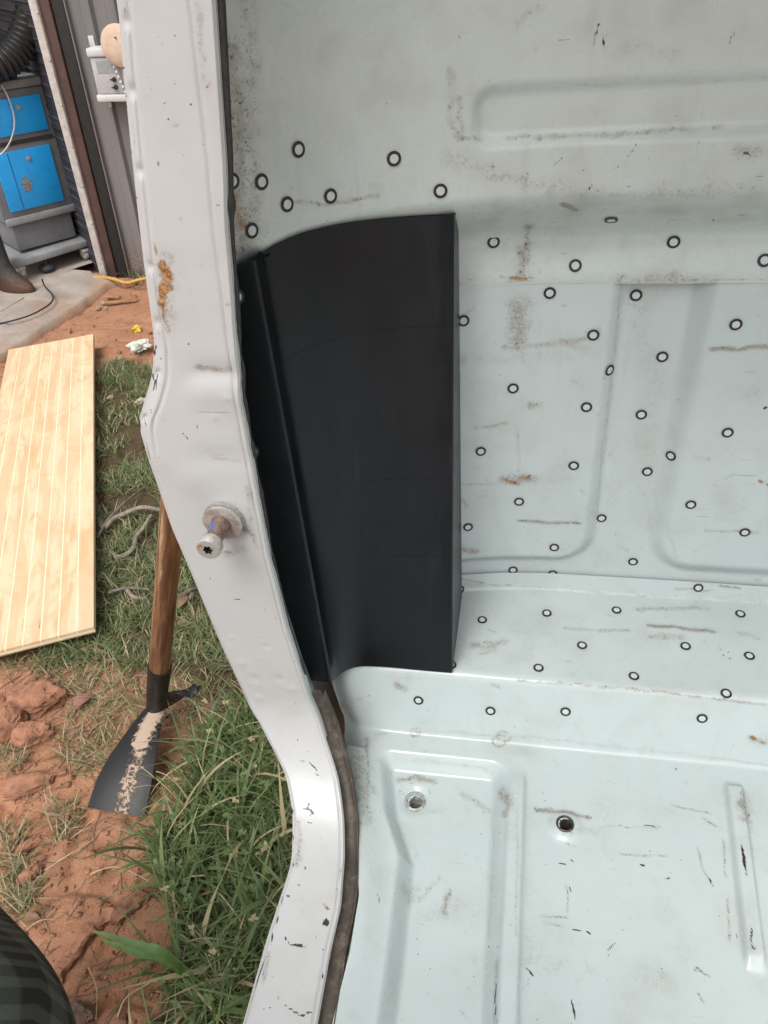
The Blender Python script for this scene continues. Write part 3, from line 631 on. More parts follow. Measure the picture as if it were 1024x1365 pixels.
# tracking markers: printed ring stickers on the sheets
mv = []; mf = []; mm = []; NS = 24
for r, h in ((.0056, .0000), (.0055, .00025), (.0035, .00027), (0.0034, .00028)):
    for j in range(NS): a = 2 * math.pi * j / NS; mv.append((r * math.cos(a), r * math.sin(a), h))
for i in range(3):
    for j in range(NS): mf.append((i*NS+j, i*NS+(j+1) % NS, (i+1)*NS+(j+1) % NS, (i+1)*NS+j)); mm.append(0)
mf.append(tuple(3*NS + j for j in range(NS))); mm.append(1)
me_mk = mesh_from(mv, mf, 'tracking_marker'); me_mk.polygons.foreach_set('material_index', mm); me_mk.materials.append(M_ring); me_mk.materials.append(M_dot)
PARTS = {'up': up, 'lo': lo, 'fl': fl, 'jb': jb}
MK = [(397,199),(525,211),(348,242),(309,241),(382,272),(440,261),(587,254),(335,307),(815,292),(658,322),(898,322),(767,354),(1019,347),(733,390),(848,393),(618,427),(981,432),(791,446),(883,475),(812,493),(684,517),(782,542),(855,552),(970,576),(641,601),(895,607),(765,620),(863,628),(692,668),(921,672),(802,690),(624,702),(993,709),(739,729),(844,748),(684,759),(737,764),(931,783),(613,785),(643,827),(729,818),(822,814),(987,819),(776,861),(914,862),(999,875),(718,891),(845,902),(968,925),(602,887),(558,933),(654,947),(754,948),(936,957)]
for (x, y) in MK:
    h = hit(x, y)
    if not h: continue
    p, n, d, k = h; o = bpy.data.objects.new('tracking_marker', me_mk); COL.objects.link(o)
    o.parent = PARTS[k]
    o.matrix_local = Matrix.LocRotScale(p + n * .0011, n.to_track_quat('Z', 'Y') @ Matrix.Rotation(rng.uniform(0, 6), 3, 'Z').to_quaternion(), (1, 1, 1))
for (x, y) in ((316,396), (337,604)):
    q = on_jamb(x - 3, y); r_ = ray(x, y); p = CAM + r_ * (.482 / r_[1]); o = bpy.data.objects.new('tracking_marker', me_mk); COL.objects.link(o); o.parent = jb
    n = Vector((.75, -.66, .1)).normalized(); o.matrix_local = Matrix.LocRotScale(Vector(p), n.to_track_quat('Z', 'Y'), (1, 1, 1))

# rest of the cab out of the picture: roof, cowl, far side, back skin
b = MB(); b.box((-.15, -.06, 1.985), (1.13, .66, 2.02)); adopt(b.build('roof', M_white, None, .012), truck)
b = MB(); b.box((-.25, .74, .60), (1.13, .765, 1.62)); adopt(b.build('outer_back_skin', M_white, None, .004), truck)
b = MB(); b.box((1.10, .46, .76), (1.14, .72, 1.985)); b.box((1.10, -.55, .70), (1.14, .46, .775)); adopt(b.build('far_side_panel', M_mint, None, .004), truck)
b = MB(); b.box((-.10, .66, 1.62), (1.10, .70, 1.66)); b.box((-.10, .62, 1.95), (1.10, .66, 1.985)); b.box((-.2, .55, 1.55), (-.12, .70, 1.985)); adopt(b.build('rear_window_frame', M_mint, None, .006), truck)
b = MB(); b.box((.0, .12, .42), (.10, .72, .60)); b.box((.85, .12, .42), (.95, .72, .60)); b.box((-.18, .55, .60), (1.10, .72, .715)); adopt(b.build('chassis_rail', simple('chassis', (.05, .045, .04), (.09, .06, .04), 20, .7), None, .006), truck)

# ------------------------------------------------------------------ BLACK TRIM PANEL (printed in four pieces)
t = NT('black_printed_plastic')
zz = t.xyz(); lay = t.noise(1.0, 2, .5, t.mapv((3, 3, 900))); vert = t.rng(t.noise(1.0, 4, .6, t.mapv((210, 120, 2.2))), .50, .75)
blot = t.noise(11, 4, .6)
t.p.inputs['Specular Tint'].default_value = (.80, .90, 1.0, 1)
scf = t.math('MULTIPLY', t.rng(t.noise(1.0, 4, .65, t.mapv((60, 60, 9), (.1, .3, 0))), .56, .80), .5)
t.set(t.mix(scf, t.mix(t.rng(blot, .35, .7), (.0024, .0027, .0033), (.0056, .0060, .0072)), (.022, .022, .024)), t.math('ADD', t.rng(blot, .3, .7, .32, .42), t.math('MULTIPLY', vert, .14)), 0, .44)
t.bump(t.math('ADD', t.math('MULTIPLY', lay, .35), t.math('MULTIPLY', vert, .3)), .10, .0006); M_plast = t.m
panel = empty('corner_trim_panel', (-.13, .58, .85), 'matte black printed corner trim panel fitted inside the door post', 'trim panel')
_B = np.array([(343, 352), (362, 450), (380, 560), (400, 690), (420, 810), (438, 907)], dtype=float)
_topc = np.array([(336, 349), (352, 336), (375, 323), (400, 312), (435, 303), (470, 297), (505, 293), (540, 290), (575, 288), (603, 287)], dtype=float)
NW = 34
_botc = np.array([(440, 910), (447, 905), (455, 898), (464, 892), (475, 889), (490, 888), (515, 889), (545, 892), (575, 895), (601, 897)], dtype=float)
def sect(wv): return 1 - (1 - min(wv / .55, 1)) ** 2.0
def curve_pt(C_, wv, y0, y1, pw):
    u = wv ** pw * (len(C_) - 1); k = np.arange(len(C_)); return onY(np.interp(u, k, C_[:, 0]), np.interp(u, k, C_[:, 1]), y0 + (y1 - y0) * sect(wv))
def smooth_rows(P):
    P = np.array(P); Q = P.copy()
    for _ in range(3): Q[1:-1] = (Q[:-2] + 2 * Q[1:-1] + Q[2:]) / 4
    return Q
def top_row(wv):
    u = wv ** .9 * (len(_topc) - 1); k = np.arange(len(_topc)); x = np.interp(u, k, _topc[:, 0]); y = np.interp(u, k, _topc[:, 1]); h_ = hit(x, y, ('up',))
    return onY(x, y, min(.520 + .114 * sect(wv), (h_[0].y if h_ else .7) - .005))
TOPR = smooth_rows([top_row(i / NW) for i in range(NW + 1)])
BOTR = smooth_rows([curve_pt(_botc, i / NW, .510, .552, 1.0) for i in range(NW + 1)])
def panel_grid(v0, v1, nv, first, last):
    vs = np.linspace(v0, v1, nv); rows = []
    for v in vs:
        F_ = TOPR * (1 - v) + BOTR * v; Bp = F_[0]; row = []
        kt = sstep(0, .05, v)
        for dx, dy, dz in ((-.075, .052, -.034), (-.062, .036, -.030), (-.050, .024, -.024), (-.036, .014, -.016), (-.022, .007, -.008), (-.010, .0025, -.002), (-.0040, .0008, 0), (-.0018, .0, .0)):
            row.append(Bp + np.array([dx, dy, dz * (1.6 - .6 * kt)]))
        row.append(Bp + np.array([.0004, .0002, 0])); row.append(Bp + np.array([.0022, .0022, 0]))
        for i in range(1, NW + 1): row.append(F_[i] + (np.array([.0022, .0022, 0]) * max(0, 1 - i / 4)))
        e_ = row[-1]
        row.append(e_ + np.array([.0015, .0012, 0]))
        for k in range(1, 5): row.append(e_ + np.array([.0015, .0012 + (wallY(-.07) - .016 - e_[1]) * k / 4, 0]))
        rows.append(row)
    G = np.array(rows)
    if first:      # top closes back towards the wall, falling away
        t1 = G[0].copy(); t1[:, 1] += .0022; t1[:, 2] += .0004; t2 = G[0].copy(); t2[:, 1] += .045; t2[:, 2] -= .022; G = np.concatenate([t2[None], t1[None], G])
    return G
def v_at(py):   # height fraction of a joint on the right-hand edge
    vs = np.linspace(0, 1, 800); z = np.array([onY(602, py, (TOPR[-1] * (1 - v) + BOTR[-1] * v)[1])[2] - (TOPR[-1] * (1 - v) + BOTR[-1] * v)[2] for v in vs]); return vs[np.abs(z).argmin()]
cuts = [0, v_at(434), v_at(638), v_at(742), 1]; gap = .0002
for i in range(4):
    G = panel_grid(cuts[i] + (gap if i else 0), cuts[i+1] - (gap if i < 3 else 0), 26, i == 0, i == 3)
    me = grid_mesh(G, True, None, 'panel_section'); o = link('panel_section', me, M_plast, None, 32); adopt(o, panel)
    bm = bmesh.new(); bm.from_mesh(me)
    for e_ in bm.edges:
        if e_.is_boundary: e_.smooth = False
    bm.to_mesh(me); bm.free()
    sm = o.modifiers.new('thickness', 'SOLIDIFY'); sm.thickness = .0035; sm.offset = -1

# ------------------------------------------------------------------ GROUND
def axis(lo, hi, a, b, step, far):
    c = np.arange(a, b + 1e-6, step); l = []; x = a; d = step
    while x > lo: d *= 1.25; x -= min(d, far); l.append(x)
    r = []; x = b; d = step
    while x < hi: d *= 1.25; x += min(d, far); r.append(x)
    return np.concatenate([np.array(l[::-1]), c, np.array(r)])
gx = axis(-60, 60, -1.75, -.15, .008, 8); gy = axis(-60, 60, .25, 3.3, .008, 8)
GX, GY = np.meshgrid(gx, gy, indexing='xy'); P3 = np.stack([GX, GY, GX * 0], -1)
near = np.exp(-((GX + 1.2) ** 2 + (GY - 1.6) ** 2) / 14)
def ground_h(x, y):
    p = np.stack([x, y, x * 0], -1)
    h = .045 * (fbm(p, 1.3, 70, 3) - .5) + .022 * (fbm(p, 9, 74, 4) - .5)
    rid = 1 - np.abs(fbm(p, 6, 80, 3) - .5) * 2
    h = h + .010 * (fbm(p, 38, 84, 3) - .5) - .016 * sstep(.90, .99, rid)
    return h
GH = ground_h(GX, GY) * np.exp(-(np.maximum(np.hypot(GX + 1.2, GY - 1.8) - 3.5, 0) / 3) ** 2)
me = grid_mesh(np.stack([GX, GY, GH], -1), False, None, 'ground')
def gpoly(pts): return [onZ(x, y, 0)[:2] for x, y in pts]
REG = {
 'lawn': gpoly([(126,505),(150,478),(205,490),(260,560),(330,700),(420,880),(380,930),(300,950),(240,905),(126,880),(60,890),(40,860),(126,800)]),
 'straw': gpoly([(0,868),(126,846),(240,900),(400,930),(380,1000),(280,985),(230,950),(190,1010),(120,1040),(60,1000),(95,930),(40,890),(0,900)]),
 'lush': gpoly([(262,985),(400,905),(520,1060),(520,1420),(170,1420),(215,1330),(235,1230),(215,1165),(195,1128),(228,1095),(250,1045)]),
 'tuft': gpoly([(0,1105),(35,1120),(45,1165),(60,1190),(30,1230),(0,1215)]),
 'tuft2': gpoly([(60,1065),(110,1075),(95,1120),(70,1130)]),
 'tuft3': gpoly([(0,985),(40,1000),(20,1030),(0,1030)]),
 'patch': gpoly([(135,500),(150,480),(196,470),(198,505),(160,525)]),
 'wallgrass': gpoly([(172,362),(200,362),(200,380),(176,378)]),
}
veg = np.zeros(GX.shape)
for k, wv in (('lawn', .9), ('straw', .45), ('lush', 1.0), ('tuft', .6), ('tuft2', .5), ('patch', .5)): veg = np.maximum(veg, wv * inpoly(GX, GY, REG[k]))
for _ in range(6):
    veg[1:-1, 1:-1] = (veg[1:-1, 1:-1] * 2 + veg[:-2, 1:-1] + veg[2:, 1:-1] + veg[1:-1, :-2] + veg[1:-1, 2:]) / 6
set_attr(me, 'veg', np.stack([veg.ravel()] * 3 + [np.ones(veg.size)], -1))
t = NT('red_clay_soil')
v = t.sep(t.attr('veg'))[0]; n1 = t.noise(3.5, 6, .65); n2 = t.noise(34, 6, .7); n3 = t.noise(150, 4, .7)
c = t.mix(t.rng(n1, .35, .68), (.41, .215, .125), (.32, .155, .088)); c = t.mix(t.rng(n2, .50, .78), c, (.22, .105, .060)); c = t.mix(t.math('MULTIPLY', t.rng(n3, .62, .75), .6), c, (.46, .30, .20))
c = t.mix(t.math('MULTIPLY', t.rng(t.noise(2.2, 4, .6), .56, .72), .75), c, (.42, .19, .10))
c = t.mix(t.rng(t.math('ADD', v, t.math('MULTIPLY', t.noise(22, 4, .6), .6)), .55, 1.2), c, (.085, .060, .032))
t.set(c, .9, 0, .25); t.bump(t.math('ADD', t.math('MULTIPLY', n2, .8), t.math('MULTIPLY', n3, .35)), .8, .012)
ground = link('ground', me, t.m); tag(ground, 'red clay ground with patches of grass', None, None, 'structure')
def gz(x, y): return float(ground_h(np.array([x]), np.array([y]))[0])

# ------------------------------------------------------------------ GRASS
def blades(n, poly, hmin, hmax, wid, lean, curl, seed, clump=.5, seg=4, width_prof=None):
    r = np.random.default_rng(seed); P = np.array(poly); lo, hi = P.min(0), P.max(0); pts = []
    while sum(len(p) for p in pts) < n:
        q = r.uniform(lo, hi, (n * 2, 2)); q = q[inpoly(q[:, 0], q[:, 1], poly)]
        keep = fbm(np.stack([q[:, 0], q[:, 1], q[:, 0] * 0], -1), 7, seed, 3) > clump * r.uniform(.7, 1.25, len(q)); pts.append(q[keep])
    q = np.concatenate(pts)[:n]; z = ground_h(q[:, 0], q[:, 1]) - .004
    az = r.uniform(0, 2 * np.pi, n); h = r.uniform(hmin, hmax, n) * r.uniform(.6, 1.0, n); ln = np.abs(r.normal(lean, .25, n)); cu = np.abs(r.normal(curl, curl * .5, n)); wd = wid * r.uniform(.6, 1.3, n)
    side = np.stack([-np.sin(az), np.cos(az)], -1); fw = np.stack([np.cos(az), np.sin(az)], -1); V = np.zeros((n, (seg + 1) * 2, 3)); pos = np.stack([q[:, 0], q[:, 1], z], -1).copy(); tw = r.uniform(-.6, .6, n)
    for i in range(seg + 1):
        s_ = i / seg; wp = (1 - s_ ** 1.6) * (0.55 + .9 * s_ * (1 - s_) * 2) + .03
        a = ln + cu * s_; cs, sn = np.cos(tw * s_), np.sin(tw * s_)
        sdv = np.stack([side[:, 0] * cs, side[:, 1] * cs, sn], -1) * (wd * wp / 2)[:, None]
        V[:, 2 * i] = pos - sdv; V[:, 2 * i + 1] = pos + sdv
        stp = h / seg; pos = pos + np.stack([fw[:, 0] * np.sin(a) * stp, fw[:, 1] * np.sin(a) * stp, np.cos(a) * stp], -1)
    V[:, :, 2] = np.maximum(V[:, :, 2], z[:, None] + .002)
    k = (seg + 1) * 2; base = (np.arange(n) * k)[:, None, None]; i = np.arange(seg)[None, :, None] * 2; Q = base + i + np.array([0, 1, 3, 2])[None, None, :]
    return V.reshape(-1, 3), Q.reshape(-1, 4), r.uniform(0, 1, n).repeat(k), np.tile(np.repeat(np.linspace(0, 1, seg + 1), 2), n)
def grass_obj(name, sets, label, green, green2, dry, dryf, cat):
    VV = []; QQ = []; TT = []; k = 0
    for s_ in sets:
        V, Q, a, b_ = blades(*s_); VV.append(V); QQ.append(Q + k); TT.append(np.stack([a, b_, a * 0, a * 0 + 1], -1)); k += len(V)
    me = quads(np.concatenate(VV), np.concatenate(QQ), name); set_attr(me, 'tint', np.concatenate(TT))
    t = NT(name); s_ = t.sep(t.attr('tint')); c = t.mix(s_[0], green, green2); c = t.mix(t.rng(s_[0], 1 - dryf, 1 - dryf + .03), c, dry); c = t.mix(t.math('MULTIPLY', t.rng(s_[1], .75, 1), .35), c, dry)
    t.set(c, .5, 0, .35)
    tr = t.n.new('ShaderNodeBsdfTranslucent'); t.lk(c, tr.inputs[0]); mx = t.n.new('ShaderNodeMixShader'); mx.inputs[0].default_value = .3
    t.lk(t.p.outputs[0], mx.inputs[1]); t.lk(tr.outputs[0], mx.inputs[2]); t.lk(mx.outputs[0], t.n['Material Output'].inputs[0])
    o = link(name, me, t.m); tag(o, label, cat, None, 'stuff'); return o
grass_obj('lawn_grass', [(12500, REG['lawn'], .035, .09, .0042, .75, .9, 1, .43), (260, REG['patch'], .03, .07, .0034, .8, .8, 2, .3), (120, REG['wallgrass'], .05, .14, .005, .4, .7, 3, .2)], 'short green lawn grass between the plywood and the truck', (.12, .165, .062), (.19, .235, .105), (.42, .35, .21), .24, 'grass')
grass_obj('dry_grass', [(2600, REG['straw'], .03, .08, .0030, 1.0, .6, 5, .42), (300, REG['tuft'], .04, .10, .0034, .7, .8, 6, .3), (170, REG['tuft2'], .03, .08, .0030, .8, .8, 7, .3), (120, REG['tuft3'], .03, .08, .003, .8, .8, 8, .3)], 'thin yellowing grass and straw around the digging tool', (.17, .19, .08), (.26, .25, .12), (.46, .37, .23), .45, 'grass')
grass_obj('tall_grass', [(4800, REG['lush'], .03, .12, .0042, .75, .9, 9, .36), (1300, REG['lush'], .09, .22, .0058, .5, 1.4, 10, .36, 6), (700, REG['lush'], .05, .14, .0022, .6, .8, 21, .3, 5), (60, REG['straw'], .08, .16, .005, .5, 1.2, 12, .3, 6), (160, REG['lush'], .14, .26, .0105, .4, 1.2, 13, .3, 7)], 'lush tall green grass growing against the sill', (.095, .150, .052), (.20, .270, .105), (.44, .38, .22), .17, 'grass')
# small round-leafed weeds inside the tall grass
r = np.random.default_rng(33); V = []; Q = []; T = []
P = np.array(REG['lush']); lo_, hi_ = P.min(0), P.max(0); cnt = 0
while cnt < 150:
    x, y = r.uniform(lo_, hi_)
    if not inpoly(np.array([x]), np.array([y]), REG['lush'])[0] or y > 1.5: continue
    cnt += 1; z = gz(x, y) + r.uniform(.03, .12); az = r.uniform(0, 6.28); tn = r.random()
    for j in range(r.integers(4, 8)):
        a = az + j * 6.28 / 6 + r.normal(0, .2); L_ = r.uniform(.006, .012); w_ = L_ * .30; d_ = np.array([math.cos(a), math.sin(a), r.uniform(-.1, .4)]); s_ = np.array([-math.sin(a), math.cos(a), 0]); p = np.array([x, y, z]); k = len(V)
        V += [p, p + d_ * L_ * .55 + s_ * w_, p + d_ * L_, p + d_ * L_ * .55 - s_ * w_]; Q.append((k, k+1, k+2, k+3)); T += [(tn, .3, 0, 1)] * 4
    k = len(V); s_ = np.array([.0008, .0008, 0]); bb = np.array([x + r.normal(0, .01), y + r.normal(0, .01), gz(x, y)]); V += [bb - s_, bb + s_, p + s_, p - s_]; Q.append((k, k+1, k+2, k+3)); T += [(tn, .3, 0, 1)] * 4
me = quads(np.array(V), np.array(Q), 'weed_leaves'); set_attr(me, 'tint', np.array(T))
wo = link('weed_leaves', me, bpy.data.materials['tall_grass'], smooth=False); tag(wo, 'tiny round leafed weeds among the tall grass', 'weeds', None, 'stuff')

# one broad bright blade reaching over the soil
def ribbon(path, width, fold=.25):
    P = spline(path, 28); T_ = np.gradient(P, axis=0); T_ /= np.linalg.norm(T_, axis=1)[:, None]; sd_ = np.cross(T_, [0, 0, 1.0]); sd_ /= np.linalg.norm(sd_, axis=1)[:, None]
    u = np.linspace(0, 1, 28); wv = width * np.sin(np.pi * np.clip(u * .88 + .12, 0, 1)) ** .6 + .0004; G = np.stack([P - sd_ * wv[:, None] + np.array([0, 0, 1]) * (wv * fold)[:, None], P, P + sd_ * wv[:, None] + np.array([0, 0, 1]) * (wv * fold)[:, None]], 1)
    return grid_mesh(G)
M_leaf = simple('bright_leaf', (.14, .235, .065), (.09, .17, .045), 30, .4, bump=.05)
p0, p1, p2 = onZ(255, 1300, .02), onZ(190, 1262, .10), onZ(122, 1241, .085)
tag(link('grass_leaf', ribbon([p0, (p0 + p1) / 2 + [0, 0, .035], p1, p2], .0075), M_leaf), 'single broad bright green grass leaf arching over bare soil', 'leaf', 'long leaves over the soil')
p1, p2 = onZ(185, 1272, .07), onZ(136, 1253, .06)
tag(link('grass_leaf', ribbon([p0 + [.01, -.01, 0], (p0 + p1) / 2 + [0, 0, .025], p1, p2], .0065), M_leaf), 'shorter bright green grass leaf just under the longest one', 'leaf', 'long leaves over the soil')

# ------------------------------------------------------------------ CLAY CLODS, LEAVES, LITTER
M_clod = NT('red_clod'); n1 = M_clod.noise(25, 5, .7); M_clod.set(M_clod.mix(M_clod.rng(n1, .35, .7), (.38, .185, .11), (.18, .09, .058)), .92, 0, .2); M_clod.bump(n1, .8, .008); M_clod = M_clod.m
def clod(px, py, rx, ry, rz, label, seed, rot=0.0, sink=.35, name='clay_clod', mat=None, group='red clay clods', cat='clod'):
    c = onZ(px, py, rz * .4); bm = bmesh.new(); bmesh.ops.create_icosphere(bm, subdivisions=4, radius=1)
    V = np.array([v.co for v in bm.verts]); d = 1 + .55 * (fbm(V + seed, 1.1, seed, 2) - .5) + .55 * (fbm(V + seed, 3.2, seed + 5, 4) - .5)
    # facet: broken faces
    rr = np.random.default_rng(seed)
    for _ in range(7):
        n_ = rr.normal(size=3); n_ /= np.linalg.norm(n_); lim = rr.uniform(.62, .9); dot = (V * d[:, None]) @ n_; d = np.where(dot > lim, d * lim / dot, d)
    d = d + .22 * (fbm(V + seed, 8, seed + 9, 4) - .5) + .07 * np.floor(3 * fbm(V * np.array([1, 1, 2.5]) + seed, 2.0, seed + 3, 2)) - .07
    V = V * d[:, None] * np.array([rx, ry, rz]) * .85; ca, sa = math.cos(rot), math.sin(rot)
    for v, q in zip(bm.verts, V): v.co = (q[0] * ca - q[1] * sa, q[0] * sa + q[1] * ca, q[2])
    me = bpy.data.meshes.new(name); bm.to_mesh(me); bm.free(); o = link(name, me, mat or M_clod, None, 30)
    o.location = (c[0], c[1], gz(c[0], c[1]) + rz * (1 - sink) * .7); tag(o, label, cat, group); return o
clod(45, 928, .085, .05, .05, 'largest red clay clod with cracked ledges near the plywood corner', 1, .5)
clod(12, 965, .06, .045, .045, 'crumbly red clod at the left edge below the largest one', 2, 1.2)
clod(42, 975, .055, .04, .04, 'smaller red clod tucked in front of the cracked one', 3, .2)
clod(30, 1045, .085, .035, .018, 'low flat orange clay slab left of the digging blade', 4, .35, .3)
clod(36, 1125, .035, .016, .018, 'narrow orange clay sliver above the trouser leg', 5, .9)
clod(36, 1165, .028, .020, .020, 'small upright orange lump above the trouser leg', 6, .9)
clod(236, 1072, .018, .014, .022, 'small orange lump hidden in grass beside the digging blade', 7)
clod(110, 1350, .03, .02, .022, 'dark muddy clod beside the trouser leg', 8, 0, .35, 'mud_clod', simple('mud', (.10, .065, .045), (.2, .12, .075), 40, .9, bump=.6, dist=.006), None, 'clod')
# torn ridge of clay across the bare soil
rp = spline([onZ(190, 1190, .01), onZ(160, 1215, .012), (onZ(135, 1225, .014)), onZ(105, 1262, .012), onZ(75, 1305, .008)], 40)
V, F = tube_vf(rp, .011 + .006 * vnoise(rp, 60, 3), 10); V = np.array(V); V = V + (np.stack([vnoise(V, 90, 5 + i) for i in range(3)], -1) - .5) * .014
b = MB(); b.add(V, F); o = b.build('clay_ridge', M_clod, None, sharp=30); tag(o, 'torn ridge of damp clay crossing the bare soil', 'clod')
M_dryleaf = simple('dry_leaf', (.26, .12, .09), (.18, .08, .05), 60, .7); M_brownleaf = simple('brown_leaf', (.22, .13, .07), (.14, .07, .04), 60, .8)
def leaf(px, py, L_, az, label, mat, cat='leaf', name='fallen_leaf', group='fallen leaves', lift=.012, wr=.55):
    c = onZ(px, py, lift); n = 9; rows = []
    for i in range(n):
        u = i / (n - 1); wv = L_ * .5 * wr * math.sin(math.pi * min(u * .97 + .03, 1)) ** .75 + .0003; z = .010 * math.sin(u * 3) * L_ / .05
        rows.append([((u - .5) * L_, -wv, z + wv * .45), ((u - .5) * L_, -wv * .5, z + wv * .12), ((u - .5) * L_, 0, z), ((u - .5) * L_, wv * .5, z + wv * .12), ((u - .5) * L_, wv, z + wv * .45)])
    o = link(name, grid_mesh(np.array(rows)), mat); o.location = (c[0], c[1], gz(c[0], c[1]) + lift); o.rotation_euler = (.15, -.1, az); tag(o, label, cat, group); return o
leaf(110, 935, .055, .9, 'curled reddish dry leaf on straw left of the black socket', M_dryleaf)
leaf(281, 948, .04, .2, 'dull red dry leaf behind the digging head', M_dryleaf)
leaf(243, 832, .05, .3, 'tan curled leaf on grass right of the wooden handle', M_brownleaf)
leaf(40, 1222, .04, .1, 'pale brown flat leaf beside the trouser leg', M_brownleaf)
leaf(246, 808, .045, 1.2, 'dark brown leaf under the post edge beside the handle', M_brownleaf)
# scattered dead stems and crumbs of clay over the bare soil
REG['bare'] = gpoly([(0,900),(120,860),(300,980),(260,1010),(215,1085),(235,1230),(220,1420),(0,1420)])
r = np.random.default_rng(77); P = np.array(REG['bare']); lo_, hi_ = P.min(0), P.max(0); VV = []; FF = []; cnt = 0
while cnt < 420:
    x, y = r.uniform(lo_, hi_)
    if not inpoly(np.array([x]), np.array([y]), REG['bare'])[0]: continue
    cnt += 1; a = r.normal(.9, .7); L_ = r.uniform(.015, .07); k = 7; u = np.linspace(-.5, .5, k); cv = r.normal(0, .35); X = x + L_ * (u * math.cos(a) - cv * u * u * math.sin(a)); Y_ = y + L_ * (u * math.sin(a) + cv * u * u * math.cos(a)); Z = ground_h(X, Y_); Z = np.maximum(Z, Z.mean()) + .0015 + np.abs(u) * r.uniform(0, .012)
    V, F = tube_vf(np.stack([X, Y_, Z], -1), r.uniform(.0005, .0011), 4, False); b0 = len(VV); VV += V; FF += [tuple(i + b0 for i in f) for f in F]
tag(link('dead_stems', mesh_from(VV, FF), simple('dead_stem', (.26, .19, .12), (.12, .075, .045), 9, .8, bump=0)), 'scattered dead grass stems lying on the bare red soil', 'dead stems', None, 'stuff')
VV = []; FF = []; cnt = 0; ico = bmesh.new(); bmesh.ops.create_icosphere(ico, subdivisions=1, radius=1); iv = np.array([v.co for v in ico.verts]); iff = [tuple(v.index for v in f.verts) for f in ico.faces]; ico.free()
while cnt < 900:
    x, y = r.uniform(lo_, hi_) if cnt % 3 else (r.uniform(-2.5, -1.6), r.uniform(2.6, 3.8))
    if cnt % 3 and not inpoly(np.array([x]), np.array([y]), REG['bare'])[0]: continue
    cnt += 1; sz = min(.0022 + r.exponential(.0022), .014); q = iv * (sz * r.uniform(.6, 1.2, 3)) * r.uniform(.75, 1.2, (len(iv), 1)) + np.array([x, y, gz(x, y) + sz * .3]); b0 = len(VV); VV += list(q); FF += [tuple(i + b0 for i in f) for f in iff]
tag(link('clay_crumbs', mesh_from(VV, FF), M_clod, smooth=False), 'small crumbs of red clay scattered over the bare soil', 'crumbs', None, 'stuff')
# straw stems near the blade
M_straw = simple('straw', (.46, .37, .22), (.34, .25, .13), 50, .6, bump=.05)
k_ = 0
for (a, za), (b_, zb), w_, lab in ((((188,1022),.13),((252,1082),.05),.0014,'pale straw stem slanting across the black blade'),(((208,1028),.12),((250,1064),.06),.0014,'pale straw stem crossing right of the blade'),(((198,1085),.09),((225,1058),.12),.0012,'short bent straw stem beside the blade'),(((178,1050),.14),((220,1053),.10),.0011,'thin level straw stem over the blade'),(((112,1115),.01),((128,1090),.06),.0016,'straw stem poking from under the blade tip'),(((60,1160),.015),((124,1120),.02),.0022,'dry brown stem lying over the red soil'),(((120,1165),.02),((200,1175),.03),.0022,'flattened pale stem across the middle of bare soil'),(((118,1290),.01),((128,1360),.012),.0016,'thin dark upright stem on soil near the trouser leg'),(((35,1240),.012),((75,1225),.02),.0016,'curved thin root on soil above the trouser leg'),(((155,1362),.01),((200,1310),.03),.0020,'pale stem near the bottom edge of the grass'),((( 70,1108),.01),((55,1062),.03),.0016,'short pale stem left of the blade tip')):
    p, q = onZ(*a, za), onZ(*b_, zb); m_ = (p + q) / 2 + [rng.normal(0, .008), rng.normal(0, .008), .012]
    b = MB(); b.add(*tube_vf(spline([p, m_, q], 14), np.linspace(w_, w_ * .6, 14) * .7, 6)); o = b.build('straw_stem', M_straw, None, sharp=80); tag(o, lab, 'stem', 'loose stems')

# ------------------------------------------------------------------ ROOTS on the lawn
M_root = simple('grey_root', (.30, .25, .19), (.16, .13, .10), 60, .8, bump=.5, dist=.003); M_rootd = simple('dark_root', (.10, .085, .07), (.17, .14, .11), 60, .8, bump=.5, dist=.003)
def pole(pts, r0, r1, name, mat, label, cat, group=None, n=40, seg=8, wob=.0):
    P = spline(pts, n)
    if name == 'root': r0, r1 = r0 * .7, r1 * .7; P[:, 2] -= .008
    if wob: P = P + (np.stack([vnoise(P, 14, 3 + i) for i in range(3)], -1) - .5) * wob
    b = MB(); b.add(*tube_vf(P, np.linspace(r0, r1, n), seg)); o = b.build(name, mat, None, sharp=60); tag(o, label, cat, group); return o
pole([onZ(215,678,.03), onZ(195,676,.05), onZ(175,679,.05), onZ(150,690,.04), onZ(138,702,.03), onZ(130,690,.0)], .010, .013, 'root', M_root, 'looped pale root nearest the far end of the lawn', 'root', 'exposed roots', wob=.02)
pole([onZ(199,685,.03), onZ(190,700,.04), onZ(181,712,.02), onZ(176,726,.03), onZ(165,736,.03), onZ(152,738,.03), onZ(146,728,.0)], .009, .012, 'root', M_root, 'pale root curling back in a hook beside the plywood', 'root', 'exposed roots', wob=.02)
pole([onZ(190,648,.02), onZ(165,668,.06), onZ(145,688,.05), onZ(128,715,.03)], .005, .007, 'root', M_rootd, 'thin black stem arching towards the plywood edge', 'root', 'exposed roots')
pole([onZ(148,788,.02), onZ(165,784,.03), onZ(200,787,.03)], .009, .006, 'root', M_rootd, 'dark root end left of the wooden handle', 'root', 'exposed roots', wob=.02)
pole([onZ(170,788,.03), onZ(180,797,.03), onZ(198,803,.0)], .009, .009, 'root', M_root, 'short grey root stub left of the wooden handle', 'root', 'exposed roots', wob=.02)
pole([onZ(238,792,.02), onZ(252,784,.04), onZ(262,782,.03)], .010, .007, 'root', M_rootd, 'dark root right of the wooden handle', 'root', 'exposed roots', wob=.02)
pole([onZ(244,800,.02), onZ(252,794,.03), onZ(258,782,.02)], .009, .008, 'root', M_root, 'forked root touching the dark one right of the handle', 'root', 'exposed roots', wob=.02)

